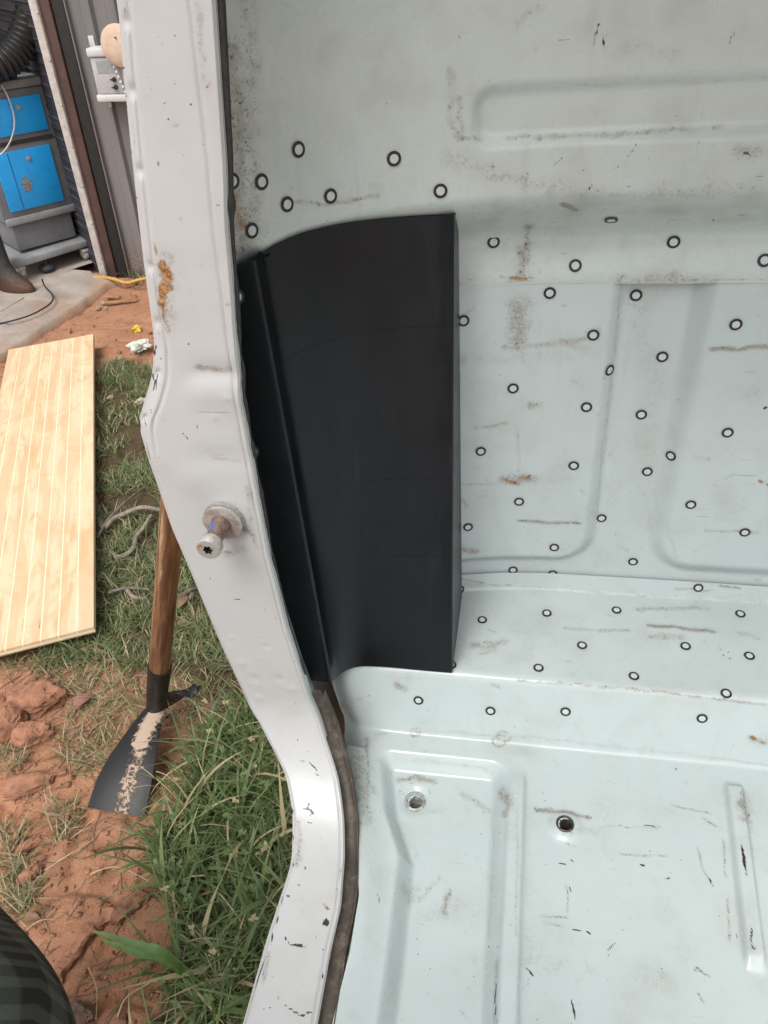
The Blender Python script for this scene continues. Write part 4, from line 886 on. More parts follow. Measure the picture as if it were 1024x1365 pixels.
# ------------------------------------------------------------------ PLYWOOD
t = NT('plywood'); c0 = onZ(125, 447, .06); c1 = onZ(126, 838, .06); ax = (c0 - c1)[:2]; LEN = float(np.hypot(*ax)); ang = math.atan2(ax[1], ax[0])
co = t.co; gr = t.noise(1.0, 7, .6, t.mapv((2.2, 15, 15)), 2.2); wv = t.n.new('ShaderNodeTexWave'); wv.wave_type = 'RINGS'; wv.inputs['Scale'].default_value = 3.2; wv.inputs['Distortion'].default_value = 7; wv.inputs['Detail'].default_value = 3; wv.inputs['Detail Scale'].default_value = 1.2
t.lk(t.mapv((.45, 1.5, 1)), wv.inputs['Vector'])
c = t.mix(t.rng(wv.outputs['Fac'], .35, .75), (.69, .56, .37), (.63, .47, .29)); c = t.mix(t.rng(gr, .50, .66), c, (.66, .41, .22)); c = t.mix(t.math('MULTIPLY', t.rng(t.noise(2.6, 5, .6, None, 1), .48, .66), .75), c, (.70, .56, .36))
c = t.mix(t.math('MULTIPLY', t.rng(t.noise(1.0, 5, .7, t.mapv((5, 120, 60))), .5, .75), .22), c, (.6, .38, .19))
bl = t.rng(t.noise(7, 6, .65, t.mapv((1, 1.3, 1)), 1.5), .50, .62); c = t.mix(t.math('MULTIPLY', bl, .55), c, (.66, .40, .22))
fn = t.rng(t.noise(1.0, 3, .6, t.mapv((14, 300, 60))), .52, .68); c = t.mix(t.math('MULTIPLY', fn, .4), c, (.62, .40, .22))
kn = t.rng(t.voro(3.2, t.mapv((1, 1.6, 1))), .05, .02); c = t.mix(kn, c, (.16, .06, .02))
sp = t.rng(t.noise(120, 2, .5), .76, .78); c = t.mix(t.math('MULTIPLY', sp, .6), c, (.2, .11, .05))
t.set(c, .6, 0, .35); t.bump(t.math('ADD', gr, t.noise(1, 4, .6, t.mapv((6, 200, 60)))), .25, .0015); M_ply = t.m
M_edge = simple('plywood_edge', (.42, .30, .18), (.28, .19, .11), 60, .75)
ply = empty('plywood_sheet', (c1[0], c1[1], 0), 'long strip of new grooved plywood lying on the grass', 'plywood'); ply.rotation_euler = (0, 0, ang)
WID, TH = .375, .011
# grooved face: slats between shallow V grooves; local x along the board, y across (board lies at +y)
grooves = [.045, .092, .137, .182, .226, .27, .318]; edges = [0] + grooves + [WID]
me_s = {}
for i in range(len(edges) - 1):
    y0, y1 = edges[i] + .0019, edges[i+1] - .0019; b = MB()
    if i == 0: y0 = 0
    if i == len(edges) - 2: y1 = WID
    b.box((0, y0, .056 + .0015 + (0.0)), (LEN, y1, .056 + TH)); me = mesh_from(b.V, b.F); o = link('face_strip', me, M_ply, None, 30); o.parent = ply
    bm = bmesh.new(); bm.from_mesh(me); bmesh.ops.bevel(bm, geom=[e for e in bm.edges], offset=.0005, segments=1, affect='EDGES'); bm.to_mesh(me); bm.free()
M_groovew = simple('groove_wood', (.86, .74, .52), (.80, .66, .44), 30, .7)
b = MB(); b.box((.0005, .0005, .050), (LEN - .0005, WID - .0005, .056 + TH - .0007)); me = mesh_from(b.V, b.F); o = link('core', me, [M_groovew], None, 30); o.parent = ply
b = MB(); b.box((.0, .0, .046), (LEN, WID, .0499)); me = mesh_from(b.V, b.F); o = link('back_veneer', me, [M_edge], None, 30); o.parent = ply

# ------------------------------------------------------------------ DIGGING MATTOCK standing on its head, handle leaning on the truck
mat_ = empty('mattock', (-.775, .95, 0), 'long handled mattock standing on its muddy black head, leaning behind the post', 'mattock')
t = NT('worn_wood_handle'); gn = t.noise(1.0, 6, .65, t.mapv((90, 90, 7)), .4)
c = t.mix(t.rng(gn, .38, .62), (.25, .125, .060), (.105, .050, .026)); c = t.mix(t.rng(t.noise(1, 5, .7, t.mapv((70, 70, 5), loc=(3, 2, 1))), .55, .68), c, (.42, .30, .18))
t.set(c, .5, 0, .4); t.bump(gn, .4, .002); M_handle = t.m
hb = onZ(212, 968, .10); h1 = onZ(213, 888, .255); h2 = onZ(227, 740, .62); dirh = (h2 - h1) / np.linalg.norm(h2 - h1)
h0 = h1 - dirh * .20; h3 = h2 + dirh * 1.04
b = MB(); P = spline([h1 - dirh * .02, h1 + dirh * .25, h2, h3], 30); zq = np.array([0, 0, 1.0]); Lh = np.linalg.norm(h3 - h1) + .02; P = np.stack([np.zeros(30), .004 * np.sin(np.linspace(0, 3.1, 30)), np.linspace(-.02, Lh, 30)], -1); V, F = tube_vf(P, np.linspace(.0225, .0185, 30), 20); b.add(V, F); ho = b.build('handle', M_handle, mat_, sharp=60)
ho.matrix_basis = Matrix.LocRotScale(Vector(h1), Vector(dirh).to_track_quat('Z', 'Y'), None)
b = MB(); V, F = tube_vf([h0, h0 + dirh * .06, h1 - dirh * .01, h1 + dirh * .002, h1 + dirh * .0021, h1 - dirh * .01], [.0215, .0235, .0255, .0258, .0235, .0228], 24, False); b.add(V, F)
M_iron = simple('black_iron', (.014, .014, .015), (.032, .028, .025), 50, .5, .35, .3, .002); b.build('socket', M_iron, mat_, sharp=50)
t = NT('muddy_iron'); a_ = t.sep(t.attr('mud'))[0]; n1 = t.noise(38, 6, .78, t.mapv((1, 1, 1)), 1.2); n1 = t.noise(55, 6, .8, None, 2.0); f_ = t.rng(t.math('ADD', a_, t.math('MULTIPLY', t.math('SUBTRACT', n1, .5), 2.6)), .50, .62)
t.set(t.mix(f_, t.mix(t.noise(40, 5, .7), (.006, .0065, .0072), (.014, .0138, .014)), t.mix(n1, (.50, .40, .31), (.36, .25, .17))), t.rng(f_, 0, 1, .5, .9), 0.0); t.bump(f_, .6, .003); M_mud = t.m
# head: broad adze blade towards the camera's left, narrow pick behind
def blade_grid(cpts, wpts, side, thick, curve=.0):
    C_ = spline(cpts, 24); W_ = np.interp(np.linspace(0, 1, 24), np.linspace(0, 1, len(wpts)), wpts); T_ = np.gradient(C_, axis=0); T_ /= np.linalg.norm(T_, axis=1)[:, None]
    sd_ = np.array(side, dtype=float); rows = []; u = np.linspace(-1, 1, 13)
    for i in range(24):
        s_ = sd_ - T_[i] * (sd_ @ T_[i]); s_ /= np.linalg.norm(s_); n = np.cross(T_[i], s_); n = n if n[2] > 0 else -n
        th = thick * (1 - .55 * i / 23); top = [C_[i] + s_ * W_[i] * a + n * (curve * W_[i] * (1 - a * a)) + n * th * (1 - abs(a) ** 4) * .5 for a in u]; bot = [C_[i] + s_ * W_[i] * a + n * (curve * W_[i] * (1 - a * a)) - n * th * .5 * (1 - abs(a) ** 4) - n * .0012 for a in u[::-1]]
        rows.append(top + bot + [top[0]])
    return np.array(rows)
eye = h0 + dirh * .012
tipA = onZ(112, 1094, .012); tipB = onZ(196, 1072, .03)
mid = (tipA + tipB) / 2
G = blade_grid([eye + [.0, .0, .0], eye * .62 + mid * .38 + [0, 0, .016], eye * .3 + mid * .7 + [0, 0, .016], mid + [0, 0, .0]], [.024, .042, .056, .064, .066], (tipB - tipA), .012, .10)
# oblique cutting edge: left corner reaches further
me = grid_mesh(G, False, None, 'adze_blade'); Vb = G.reshape(-1, 3); fr = (Vb - eye) @ ((mid - eye) / np.linalg.norm(mid - eye)); sdn = (Vb - eye) @ ((tipB - tipA) / np.linalg.norm(tipB - tipA))
L_ = np.linalg.norm(mid - eye); sdn = sdn - fr / L_ * float((mid - eye) @ ((tipB - tipA) / np.linalg.norm(tipB - tipA))); mudv = np.clip(.66 * np.exp(-((sdn - .016) / .022) ** 2) + .62 * np.exp(-((sdn - .002) / .016) ** 2) * (fr < L_ * .45), 0, 1)
set_attr(me, 'mud', np.stack([mudv] * 3 + [mudv * 0 + 1], -1))
adopt(link('adze_blade', me, M_mud, None, 40), mat_)
pk = onZ(264, 920, .135)
G = blade_grid([eye + [0, 0, 0], eye * .6 + pk * .4 + [0, 0, .012], eye * .25 + pk * .75 + [0, 0, .01], pk], [.022, .030, .026, .008], (tipB - tipA), .016, .05)
me = grid_mesh(G, False, None, 'pick_end'); Vb = G.reshape(-1, 3); set_attr(me, 'mud', np.stack([.35 * np.ones(len(Vb))] * 3 + [np.ones(len(Vb))], -1)); adopt(link('pick_end', me, M_mud, None, 40), mat_)

# ------------------------------------------------------------------ GARAGE behind
JX, JYg = -2.374, 3.891
TILT = Matrix.Translation((JX, JYg, 0)) @ Matrix.Rotation(math.radians(2.5), 4, 'Y') @ Matrix.Translation((-JX, -JYg, 0))
def tilted(root):
    root.matrix_world = TILT @ Matrix.Translation(root.location); return root
garage = empty('garage', (JX, JYg, 0), 'grey metal sided garage with open doorway and white door trim', 'garage')
t = NT('grey_siding'); n1 = t.noise(1, 5, .6, t.mapv((14, 14, 1.2))); zz = t.xyz()
mudz = t.rng(t.math('ADD', zz[2], t.math('MULTIPLY', t.noise(30, 4, .7), .18)), .34, .12)
c = t.mix(t.rng(n1, .3, .7), (.17, .165, .165), (.205, .195, .19)); c = t.mix(t.math('MULTIPLY', mudz, .75), c, t.mix(t.rng(t.noise(120, 4, .7), .4, .65), (.11, .085, .07), (.36, .27, .22)))
t.set(c, .42, .2, .5); M_side = t.m
M_trim = simple('white_trim', (.56, .53, .50), (.42, .38, .34), 30, .5); M_brown = simple('brown_strip', (.10, .055, .045), (.07, .04, .033), 20, .55); M_rub = simple('black_rubber', (.012, .012, .012), (.02, .02, .02), 60, .6)
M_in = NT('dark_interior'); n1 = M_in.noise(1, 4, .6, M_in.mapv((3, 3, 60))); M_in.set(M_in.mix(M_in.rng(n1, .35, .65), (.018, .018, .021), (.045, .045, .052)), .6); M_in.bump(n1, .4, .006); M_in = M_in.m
M_tan = simple('inner_tan_wall', (.26, .22, .19), (.20, .165, .14), 6, .8)
# local: a = along the wall to the right, from the jamb; y depth
def W2(v):  # wall coordinates (a, depth, z) -> world; wall turned 6 degrees
    a, d, z = v; ca, sa = math.cos(.10), math.sin(.10); return (JX + a * ca - d * sa, JYg + a * sa + d * ca, z)
# corrugated sheets, each .36 m wide, with trapezoid ribs
def sheet(a0, a1):
    prof = []; a = a0
    while a < a1 - 1e-6:
        for da, dd in ((0, 0), (.055, 0), (.066, -.022), (.108, -.022), (.120, 0)): prof.append((a + da, dd))
        a += .12
    V = []; F = []
    for (aa, dd) in prof:
        for z in (0.0, 2.6): V.append(W2((aa, dd + .02, z)))
    for i in range(len(prof) - 1): F.append((2*i, 2*i+2, 2*i+3, 2*i+1))
    return mesh_from(V, F)
for i in range(9):
    o = link('siding_sheet', sheet(.150 + i * .36, .150 + (i + 1) * .36), M_side, smooth=False); adopt(o, garage)
b = MB(); b.box((-.012, -.03, .0), (.026, .06, 2.6), W2); tr = b.build('door_trim', M_trim, garage, .004)
for z in np.arange(.12, 2.4, .19):
    b = MB(); q = W2((.02, -.030, z)); b.add(*lathe_vf([(.0055, 0), (.0052, .002), (.003, .0038), (.0001, .0042)], 10, q, 'Y')); adopt(b.build('rivet', M_steel, None, sharp=60), tr)
b = MB(); b.box((.030, -.012, 0), (.078, .06, 2.6), W2); b.build('door_track', M_brown, garage, .004)
b = MB(); b.box((.082, -.004, 0), (.140, .06, 2.6), W2); b.build('door_seal', M_rub, garage, .006)
b = MB(); b.box((.142, -.006, 0), (.150, .05, 2.6), W2); b.build('corner_flashing', M_side, garage, .002)
# door leaf / inner wall swinging back from the trim, with fine horizontal ribs
b = MB(); p0 = np.array(W2((-.014, .02, 0))); d_ = np.array([-.72, .694, 0]); n_ = np.array([.694, .72, 0])
V = []; F = []; zs = []
for i in range(52): zs += [(i * .05, 0), (i * .05 + .038, 0), (i * .05 + .042, .006), (i * .05 + .046, .006)]
for z, q in zs:
    for s_ in (0, 1.9): V.append(tuple(p0 + d_ * s_ - n_ * q + np.array([0, 0, z])))
for i in range(len(zs) - 1): F.append((2*i, 2*i+1, 2*i+3, 2*i+2))
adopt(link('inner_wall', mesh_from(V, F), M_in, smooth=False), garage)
b = MB(); b.box((-4.5, 2.2, 0), (-.6, 2.3, 2.6), W2); b.build('back_wall', M_tan, garage)
b = MB(); b.box((-3.2, -.02, 0), (-2.6, .1, 2.6), W2); b.build('left_wall', M_side, garage)
b = MB(); b.box((-3.2, -.15, 2.6), (3.5, 2.6, 2.7), W2); b.build('roof', M_side, garage, .01)
b = MB(); b.box((-2.6, -.02, 2.15), (-.012, .08, 2.6), W2); b.build('lintel', M_side, garage, .01)
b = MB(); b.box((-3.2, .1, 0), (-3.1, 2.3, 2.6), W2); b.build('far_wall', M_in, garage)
tilted(garage)
# concrete slab with a crumbled edge
ed = [onZ(*p, .02)[:2] for p in ((154,371),(140,380),(116,396),(92,412),(62,432),(30,453),(0,473),(-60,513),(-300,670))]
inn = [(-2.30, 6.0), (-8, 6.5), (-8, 3.2)]
top = [(*p, .055) for p in ed] ; bm = bmesh.new()
pts = spline([list(p) + [0] for p in ed], 70); pts[:, :2] += (np.stack([vnoise(pts, 9, 2), vnoise(pts, 9, 3)], -1) - .5) * .02
nrm = np.stack([-np.gradient(pts[:, 1]), np.gradient(pts[:, 0])], -1); nrm /= np.linalg.norm(nrm, axis=1)[:, None]
if nrm[10, 0] < 0: nrm = -nrm
rows = []
for off, z in ((.03, -.08), (.02, -.02), (.010, .020), (-.008, .027), (-.16, .036), (-.168, .049), (-.30, .050)):
    q = pts.copy(); q[:, :2] += nrm * (off + (vnoise(pts * 1, 16, 8)[:, None] - .5) * .025); q[:, 2] = z + (vnoise(pts, 22, int(60 + off * 100)) - .5) * .004; rows.append(q)
G = np.array(rows); V = [tuple(v) for v in G.reshape(-1, 3)]; F = [tuple(q) for q in gridq(*G.shape[:2])]; k = (len(rows) - 1) * 70
F.append(tuple(k + i for i in range(70)) + tuple(len(V) + i for i in range(len(inn)))[::1]); V += [(x, y, .052) for x, y in inn[::-1]][::-1][::-1]
t = NT('old_concrete'); n1 = t.noise(7, 6, .65); n2 = t.noise(70, 5, .7); zz = t.xyz(); st_ = t.rng(t.math('ADD', t.noise(3, 5, .7), t.math('MULTIPLY', zz[2], -6)), .22, .5)
c = t.mix(t.rng(n1, .3, .7), (.40, .35, .31), (.30, .25, .21)); c = t.mix(t.math('MULTIPLY', st_, .85), c, t.mix(t.rng(n2, .4, .6), (.42, .22, .12), (.33, .23, .16))); c = t.mix(t.math('MULTIPLY', t.rng(n2, .6, .75), .5), c, (.12, .09, .07)); t.set(c, .9, 0, .3); t.bump(n2, .5, .006)
V2 = V[:]; me = mesh_from(V, [f for f in F if len(f) == 4]); slab = link('concrete_slab', me, t.m); tag(slab, 'worn concrete doorway slab with crumbled clay stained edge', None, None, 'structure')
ring = [tuple(G[-1][i]) for i in range(70)] + [(-8, 3.0, .050), (-8, 7, .050), (-1.9, 7, .050), (-2.25, 4.3, .05)]
me2 = mesh_from([(x, y, .0505) for x, y, z in ring], [tuple(range(len(ring)))]); sl2 = link('slab_top', me2, t.m); sl2.parent = slab

# ------------------------------------------------------------------ MACHINE CART in the doorway
CO = np.array([-2.825, 3.705, .05]); cu = np.array([.6, .8, 0]); cn = np.array([.8, -.6, 0])
def C2(v):  # (along front, out of front, height)
    return tuple(CO + cu * v[0] + cn * v[1] + np.array([0, 0, v[2]]))
cart = empty('machine_cart', tuple(CO), 'grey wheeled machine cabinet with two bright blue doors in the garage doorway', 'cabinet')
M_grey = simple('cart_grey', (.19, .195, .205), (.14, .145, .15), 8, .5, bump=.02); M_grey2 = simple('cart_light_grey', (.28, .285, .29), (.21, .21, .215), 8, .5, bump=.02); M_dk = simple('cart_dark', (.02, .02, .022), (.035, .035, .035), 20, .6)
M_blue = NT('cart_blue'); n1 = M_blue.noise(14, 5, .6); M_blue.set(M_blue.mix(M_blue.rng(n1, .5, .8), (.012, .33, .76), (.02, .25, .58)), .4); M_blue = M_blue.m
b = MB(); b.box((.06, -.42, .28), (.46, 0, .885), C2); body = b.build('body', M_grey, cart, .008)
b = MB(); b.box((.05, -.43, .887), (.47, .012, .925), C2); b.build('top', M_grey2, cart, .006)
for (x0, x1, z0, z1, nm) in ((.135, .425, .685, .850, 'upper'), (.105, .405, .330, .615, 'lower')):
    b = MB(); b.box((x0, .0015, z0), (x1, .014, z1), C2); d = b.build('blue_door', M_blue, cart, .003); d['label'] = nm + ' bright blue door of the grey cabinet'
    b = MB(); q = C2(((x0 + x1) / 2 + .02, .016, z1 - .045)); V, F = lathe_vf([(.012, 0), (.0115, .003), (.006, .0035), (.0058, .008), (.0001, .0085)], 18, (0, 0, 0), 'Y')
    R3 = Matrix.Rotation(math.atan2(cn[0], -cn[1]), 3, 'Z'); V = [tuple(np.array(R3 @ Vector(v)) + np.array(q)) for v in V]; b.add(V, F); adopt(b.build('lock', M_steel, None, sharp=40), d)
    if nm == 'lower':
        b = MB(); b.box((x0 + .07, .0142, z0 + .004), (x0 + .073, .0152, z1 - .004), C2); adopt(b.build('door_crease', M_dk, None), d)
        b = MB(); rr = np.random.default_rng(5); V = []; F = []
        N_ = 22; cx_, cz_ = x0 + .125, z0 + .12
        for i in range(N_): a = 6.2832 * i / N_; rad_ = .030 * (1 + rr.uniform(-.35, .3)); V.append(C2((cx_ + rad_ * .85 * math.cos(a), .0155 + rr.uniform(0, .001), cz_ + rad_ * 1.3 * math.sin(a))))
        F.append(tuple(range(N_))); b.add(V, F); adopt(b.build('torn_patch', simple('torn_patch', (.30, .30, .30), (.10, .09, .085), 90, .6), None), d)
b = MB(); b.box((.11, .001, .640), (.44, .004, .660), C2); b.build('slot', M_dk, cart)
b = MB(); b.box((.065, -.002, .262), (.455, .012, .30), C2); b.build('ledge', M_grey2, cart, .006)
b = MB(); b.box((.095, -.36, .12), (.43, -.02, .262), C2); b.build('pedestal', M_grey, cart, .005)
b = MB(); V = []; 
for (x, y, z) in ((.02, -.40, .062), (.02, .06, .062), (.47, .06, .075), (.47, -.40, .075), (.02, -.40, .10), (.02, .06, .10), (.47, .06, .11), (.47, -.40, .11)): V.append(C2((x, y, z)))
b.add(V, box_vf((0,0,0),(1,1,1))[1]); b.build('base_frame', M_grey2, cart, .006)
def castor(x, y, nm):
    b = MB(); b.box((x - .020, y - .020, .045), (x + .020, y + .020, .063), C2); b.box((x - .018, y - .03, .012), (x - .012, y + .012, .050), C2); b.box((x + .012, y - .03, .012), (x + .018, y + .012, .050), C2); f = b.build('castor', M_trim, cart, .003)
    P = [C2((x + s_, y - .008, .026)) for s_ in (-.011, .011)]; b = MB(); b.add(*tube_vf(P, .026, 18)); adopt(b.build('wheel', M_trim, None, .002, sharp=40), f)
castor(.055, .035, 'a'); castor(.43, .035, 'b'); castor(.055, -.36, 'c'); castor(.43, -.36, 'd')
b = MB(); b.add(*lathe_vf([(.001, 0), (.042, 0), (.044, .012), (.030, .028), (.014, .034), (.012, .075), (.001, .075)], 24, C2((.20, .02, 0.002)))); b.build('levelling_foot', M_dk, cart, sharp=40)
tilted(cart)
# things on the cabinet
bx = empty('blue_case', C2((.2, -.2, .926)), 'dark blue case with grey label on top of the cabinet', 'case')
M_navy = simple('navy', (.012, .035, .13), (.01, .02, .07), 20, .5); b = MB(); b.box((.10, -.30, .927), (.44, -.13, .99), C2); b.build('case_body', M_navy, bx, .006)
b = MB(); b.box((.19, -.129, .94), (.33, -.127, .98), C2); b.build('case_label', simple('grey_label', (.20, .22, .25), (.10, .11, .14), 60, .6), bx); b = MB(); b.box((.10, -.125, .927), (.44, -.122, .934), C2); b.build('case_rim', M_grey2, bx); tilted(bx)
ht = empty('handset', C2((.26, -.05, .926)), 'black handset lying on the cabinet top beside the blue case', 'handset'); b = MB(); b.box((.20, -.08, .927), (.36, -.03, .948), C2); b.build('handset_body', M_dk, ht, .008); b = MB(); b.box((.19, -.085, .948), (.23, -.025, .956), C2); b.build('handset_end', M_grey2, ht, .003); tilted(ht)
cb = [C2(p) for p in ((.22, -.03, .95), (.24, .022, .93), (.262, .028, .84), (.252, .03, .74), (.20, .03, .66), (.13, .035, .615), (.03, .03, .60), (-.2, .03, .52))]
tag(tilted(pole([np.array(p) for p in cb], .004, .004, 'white_cable', M_trim, '', 'cable', None, 60)), 'white cable hanging down over the blue cabinet doors', 'cable')
# ribbed hose above the case
hp = spline([np.array(p) for p in ((-2.64, 4.62, 1.42), (-2.68, 4.50, 1.26), (-2.735, 4.36, 1.10), (-2.83, 4.22, 1.02), (-3.03, 4.05, 1.00))], 130); hp = CAM + (hp - CAM) * .92; u_ = np.arange(130)
b = MB(); b.add(*tube_vf(hp, .068 + .009 * np.cos(u_ * 2 * math.pi / 5), 20)); o = b.build('duct_hose', simple('black_hose', (.014, .014, .014), (.025, .025, .025), 60, .42), None, sharp=80); tag(o, 'thick black ribbed hose hanging above the cabinet', 'hose')
# muddy boots
t = NT('muddy_boot'); zz = t.xyz(); f_ = t.rng(t.math('ADD', zz[2], t.math('MULTIPLY', t.noise(40, 5, .7), .14)), .26, .13); n1 = t.noise(70, 5, .7)
t.set(t.mix(f_, t.mix(n1, (.03, .03, .03), (.05, .05, .048)), t.mix(n1, (.13, .055, .03), (.055, .025, .015))), t.rng(n1, .3, .7, .45, .85)); t.bump(n1, .7, .008); M_boot = t.m
def boot(x, y, rz, label):
    secs = [(.0, .0, .050, .040, .0), (.0, .0, .052, .044, .30)]
    b = MB(); V = []; F = []; n = 20; R3 = Matrix.Rotation(rz, 3, 'Z')
    prof = [(.052, 0.0, .125, .048), (.060, .005, .125, .050), (.080, .035, .105, .050), (.110, .030, .082, .050), (.145, .012, .066, .050), (.185, .0, .056, .050), (.26, -.002, .055, .053), (.335, -.004, .058, .057), (.36, -.004, .060, .058), (.352, -.004, .052, .050), (.25, -.002, .046, .045)]
    prof[0:2] = [(.050, .055, .118, .045), (.062, .055, .124, .050)]; prof[2] = (.085, .055, .116, .050); prof[3] = (.112, .035, .090, .050)
    for z, c, rl, rw in prof:
        for j in range(n): a = 6.2832 * j / n; q = R3 @ Vector((rw * math.cos(a), -c + rl * math.sin(a), 0)); V.append((x + q.x, y + q.y, z))
    for i in range(len(prof) - 1):
        for j in range(n): F.append((i*n+j, i*n+(j+1) % n, (i+1)*n+(j+1) % n, (i+1)*n+j))
    F.append(tuple(range(n))[::-1]); b.add(V, F); o = b.build('rubber_boot', M_boot, None, sharp=50); tag(o, label, 'boot', 'muddy boots'); return o
bp = onZ(16, 388, .06); boot(bp[0] - .05, bp[1] + .05, 1.35, 'muddy brown rubber boot standing on the slab in front of the cabinet'); boot(bp[0] - .20, bp[1] - .12, 1.35, 'muddy boot partly cut off at the left edge')
# cables on the slab and ground
pole([onZ(56,372,.10), onZ(60,382,.06), onZ(70,393,.056), onZ(69,402,.056), onZ(58,411,.056), onZ(35,422,.056), onZ(0,431,.056), onZ(-40,436,.056)], .004, .004, 'black_cable', M_rub, 'thin black cable looping across the concrete slab', 'cable', None, 60)
t_or = simple('yellow_cord', (.52, .30, .075), (.44, .23, .05), 50, .55, bump=.05)
pole([onZ(126,370,.03), onZ(140,370,.035), onZ(155,373,.04), onZ(170,377,.03), onZ(190,372,.05), onZ(225,368,.03)], .009, .009, 'extension_lead', t_or, 'yellow extension cord along the foot of the garage wall', 'cord', None, 50)
# electric box, conduit, chain and disc on the siding
M_ebox = simple('box_white', (.56, .56, .56), (.48, .48, .48), 12, .45, bump=.02); M_face = NT('box_face'); n1 = M_face.rng(M_face.noise(1, 3, .6, M_face.mapv((90, 10, 240))), .55, .62); zz = M_face.xyz()
M_face.set(M_face.mix(M_face.math('MULTIPLY', n1, .35), (.42, .42, .42), (.2, .2, .2)), .5); M_face = M_face.m
def E2(v): return W2(v)
eb = empty('electrical_box', W2((.28, -.03, .93)), 'pale grey electrical control box with two black knobs on the siding', 'electrical box')
b = MB(); b.box((.235, -.075, .905), (.40, -.003, 1.125), E2); b.build('housing', M_ebox, eb, .006)
b = MB(); b.box((.242, -.082, .935), (.37, -.0755, 1.085), E2); b.build('face_plate', M_face, eb, .002)
for z0, z1 in ((1.088, 1.125), (.900, .932)): b = MB(); b.box((.23, -.092, z0), (.40, -.0755, z1), E2); b.build('end_cap', M_ebox, eb, .008)
b = MB(); b.box((.222, -.012, 1.12), (.250, -.003, 1.165), E2); b.build('mounting_ear', M_ebox, eb, .004)
b = MB(); b.box((.262, -.0835, 1.02), (.345, -.0823, 1.072), E2); b.build('rating_label', simple('rating', (.34, .36, .36), (.20, .22, .22), 240, .5, bump=0), eb)
for z in (.995, .962): b = MB(); q = E2((.335, -.0825, z)); b.add(*lathe_vf([(.010, 0), (.009, .012), (.0001, .013)], 16, q, 'Y')); b.box((.318, -.098, z - .003), (.345, -.0945, z + .003), E2); b.build('knob', M_rub, eb, sharp=40)
b = MB(); b.add(*lathe_vf([(.008, 0), (.008, -.03), (.001, -.032)], 12, E2((.27, -.04, .90)))); b.build('cable_gland', M_ebox, eb, sharp=40); tilted(eb)
dk = tag(empty('round_disc', W2((.40, -.12, 1.13)), 'round cream disc hanging beside the electrical box', 'disc'))
b = MB(); b.add(*lathe_vf([(.0001, .012), (.05, .010), (.085, .0), (.088, -.004), (.083, -.008), (.0001, -.004)], 40, W2((.405, -.125, 1.135)), 'Y')); b.build('disc_face', simple('cream', (.60, .47, .36), (.50, .36, .26), 14, .6), dk, sharp=50)
b = MB(); b.add(*lathe_vf([(.004, .02), (.004, -.13), (.001, -.13)], 8, W2((.405, -.125, 1.17)), 'Y')); b.build('hook', M_steel, dk, sharp=50); tilted(dk)
ch = empty('bead_chain', W2((.36, -.11, 1.0)), 'string of white beads hanging over the electrical box', 'bead chain'); me_b = None
for i in range(9):
    u = i / 8; p = W2((.350 + .045 * u, -.105, 1.068 - .165 * u))
    if me_b is None: b = MB(); b.add(*lathe_vf([(.0001, .0075), (.005, .0055), (.0075, 0), (.005, -.0055), (.0001, -.0075)], 10)); o = b.build('bead', M_ebox, None, sharp=80); me_b = o.data
    else: o = bpy.data.objects.new('bead', me_b); COL.objects.link(o)
    o.parent = ch; o.matrix_parent_inverse = Matrix.Translation(-Vector(ch.location)); o.location = p
b = MB(); b.add(*tube_vf([W2((.350, -.105, 1.068)), W2((.395, -.105, .903))], .0015, 6)); b.build('string', M_ebox, ch); tilted(ch)
tag(tilted(pole([np.array(W2((.37, -.03, .90))), np.array(W2((.372, -.03, .5))), np.array(W2((.372, -.03, .05)))], .017, .017, 'conduit', simple('conduit', (.42, .45, .52), (.36, .38, .44), 20, .5), '', 'pipe', None, 12, 14)), 'pale grey conduit running down from the electrical box', 'pipe')
# litter
def crumple(px, py, r, mat, label, seed, name, cat, flat=.6):
    c = onZ(px, py, r * .5); bm = bmesh.new(); bmesh.ops.create_icosphere(bm, subdivisions=4, radius=r); rr = np.random.default_rng(seed)
    for v in bm.verts: k = 1 + .9 * (float(fbm(np.array([tuple(v.co)]) + seed, 45 / (r / .03), seed, 3)[0]) - .5) * 3.2; v.co *= k; v.co.z *= flat
    me = bpy.data.meshes.new(name); bm.to_mesh(me); bm.free(); o = link(name, me, mat, None, 20); o.location = (c[0], c[1], max(gz(c[0], c[1]), 0) + r * .4); tag(o, label, cat); return o
crumple(187, 461, .045, simple('paper_white', (.62, .64, .58), (.5, .52, .45), 40, .7), 'crumpled white scrap on red soil beside the door post', 3, 'paper_scrap', 'litter', .45)
crumple(183, 437, .020, simple('yellow_scrap', (.62, .48, .06), (.5, .36, .04), 40, .6), 'small yellow scrap on the red soil', 4, 'yellow_scrap', 'litter', .7)
M_chip = simple('wood_chip', (.36, .19, .10), (.26, .13, .07), 30, .8)
for (x, y, L_, a, lab) in ((160,397,.17,-.5,'long flat wood splinter on soil near the slab'),(149,391,.09,-.9,'short wood splinter beside the longer one'),(173,372,.08,.3,'small wood scrap at the wall foot')):
    c = onZ(x, y, .02); b = MB(); b.box((-L_/2, -.014, 0), (L_/2, .014, .010)); o = b.build('wood_splinter', M_chip, None, .003); o.location = (c[0], c[1], max(gz(c[0], c[1]), -.01) + .006); o.rotation_euler = (0, .03, a + .8); tag(o, lab, 'wood', 'wood scraps')
for i, (x, y, r_, lab) in enumerate(((137,401,.022,'pale stone nearest the slab edge'),(130,408,.020,'brown stone just left of the pale one'),(140,407,.018,'grey stone below the pale one'),(160,477,.02,'small white pebble above the lawn'),(148,532,.022,'white chip on soil by the lawn edge'))):
    clod(x, y, r_, r_ * .7, r_ * .6, lab, 40 + i, i, .3, 'stone', simple('stone_%d' % i, (.40, .33, .27), (.28, .20, .15), 30, .8), 'loose stones', 'stone')
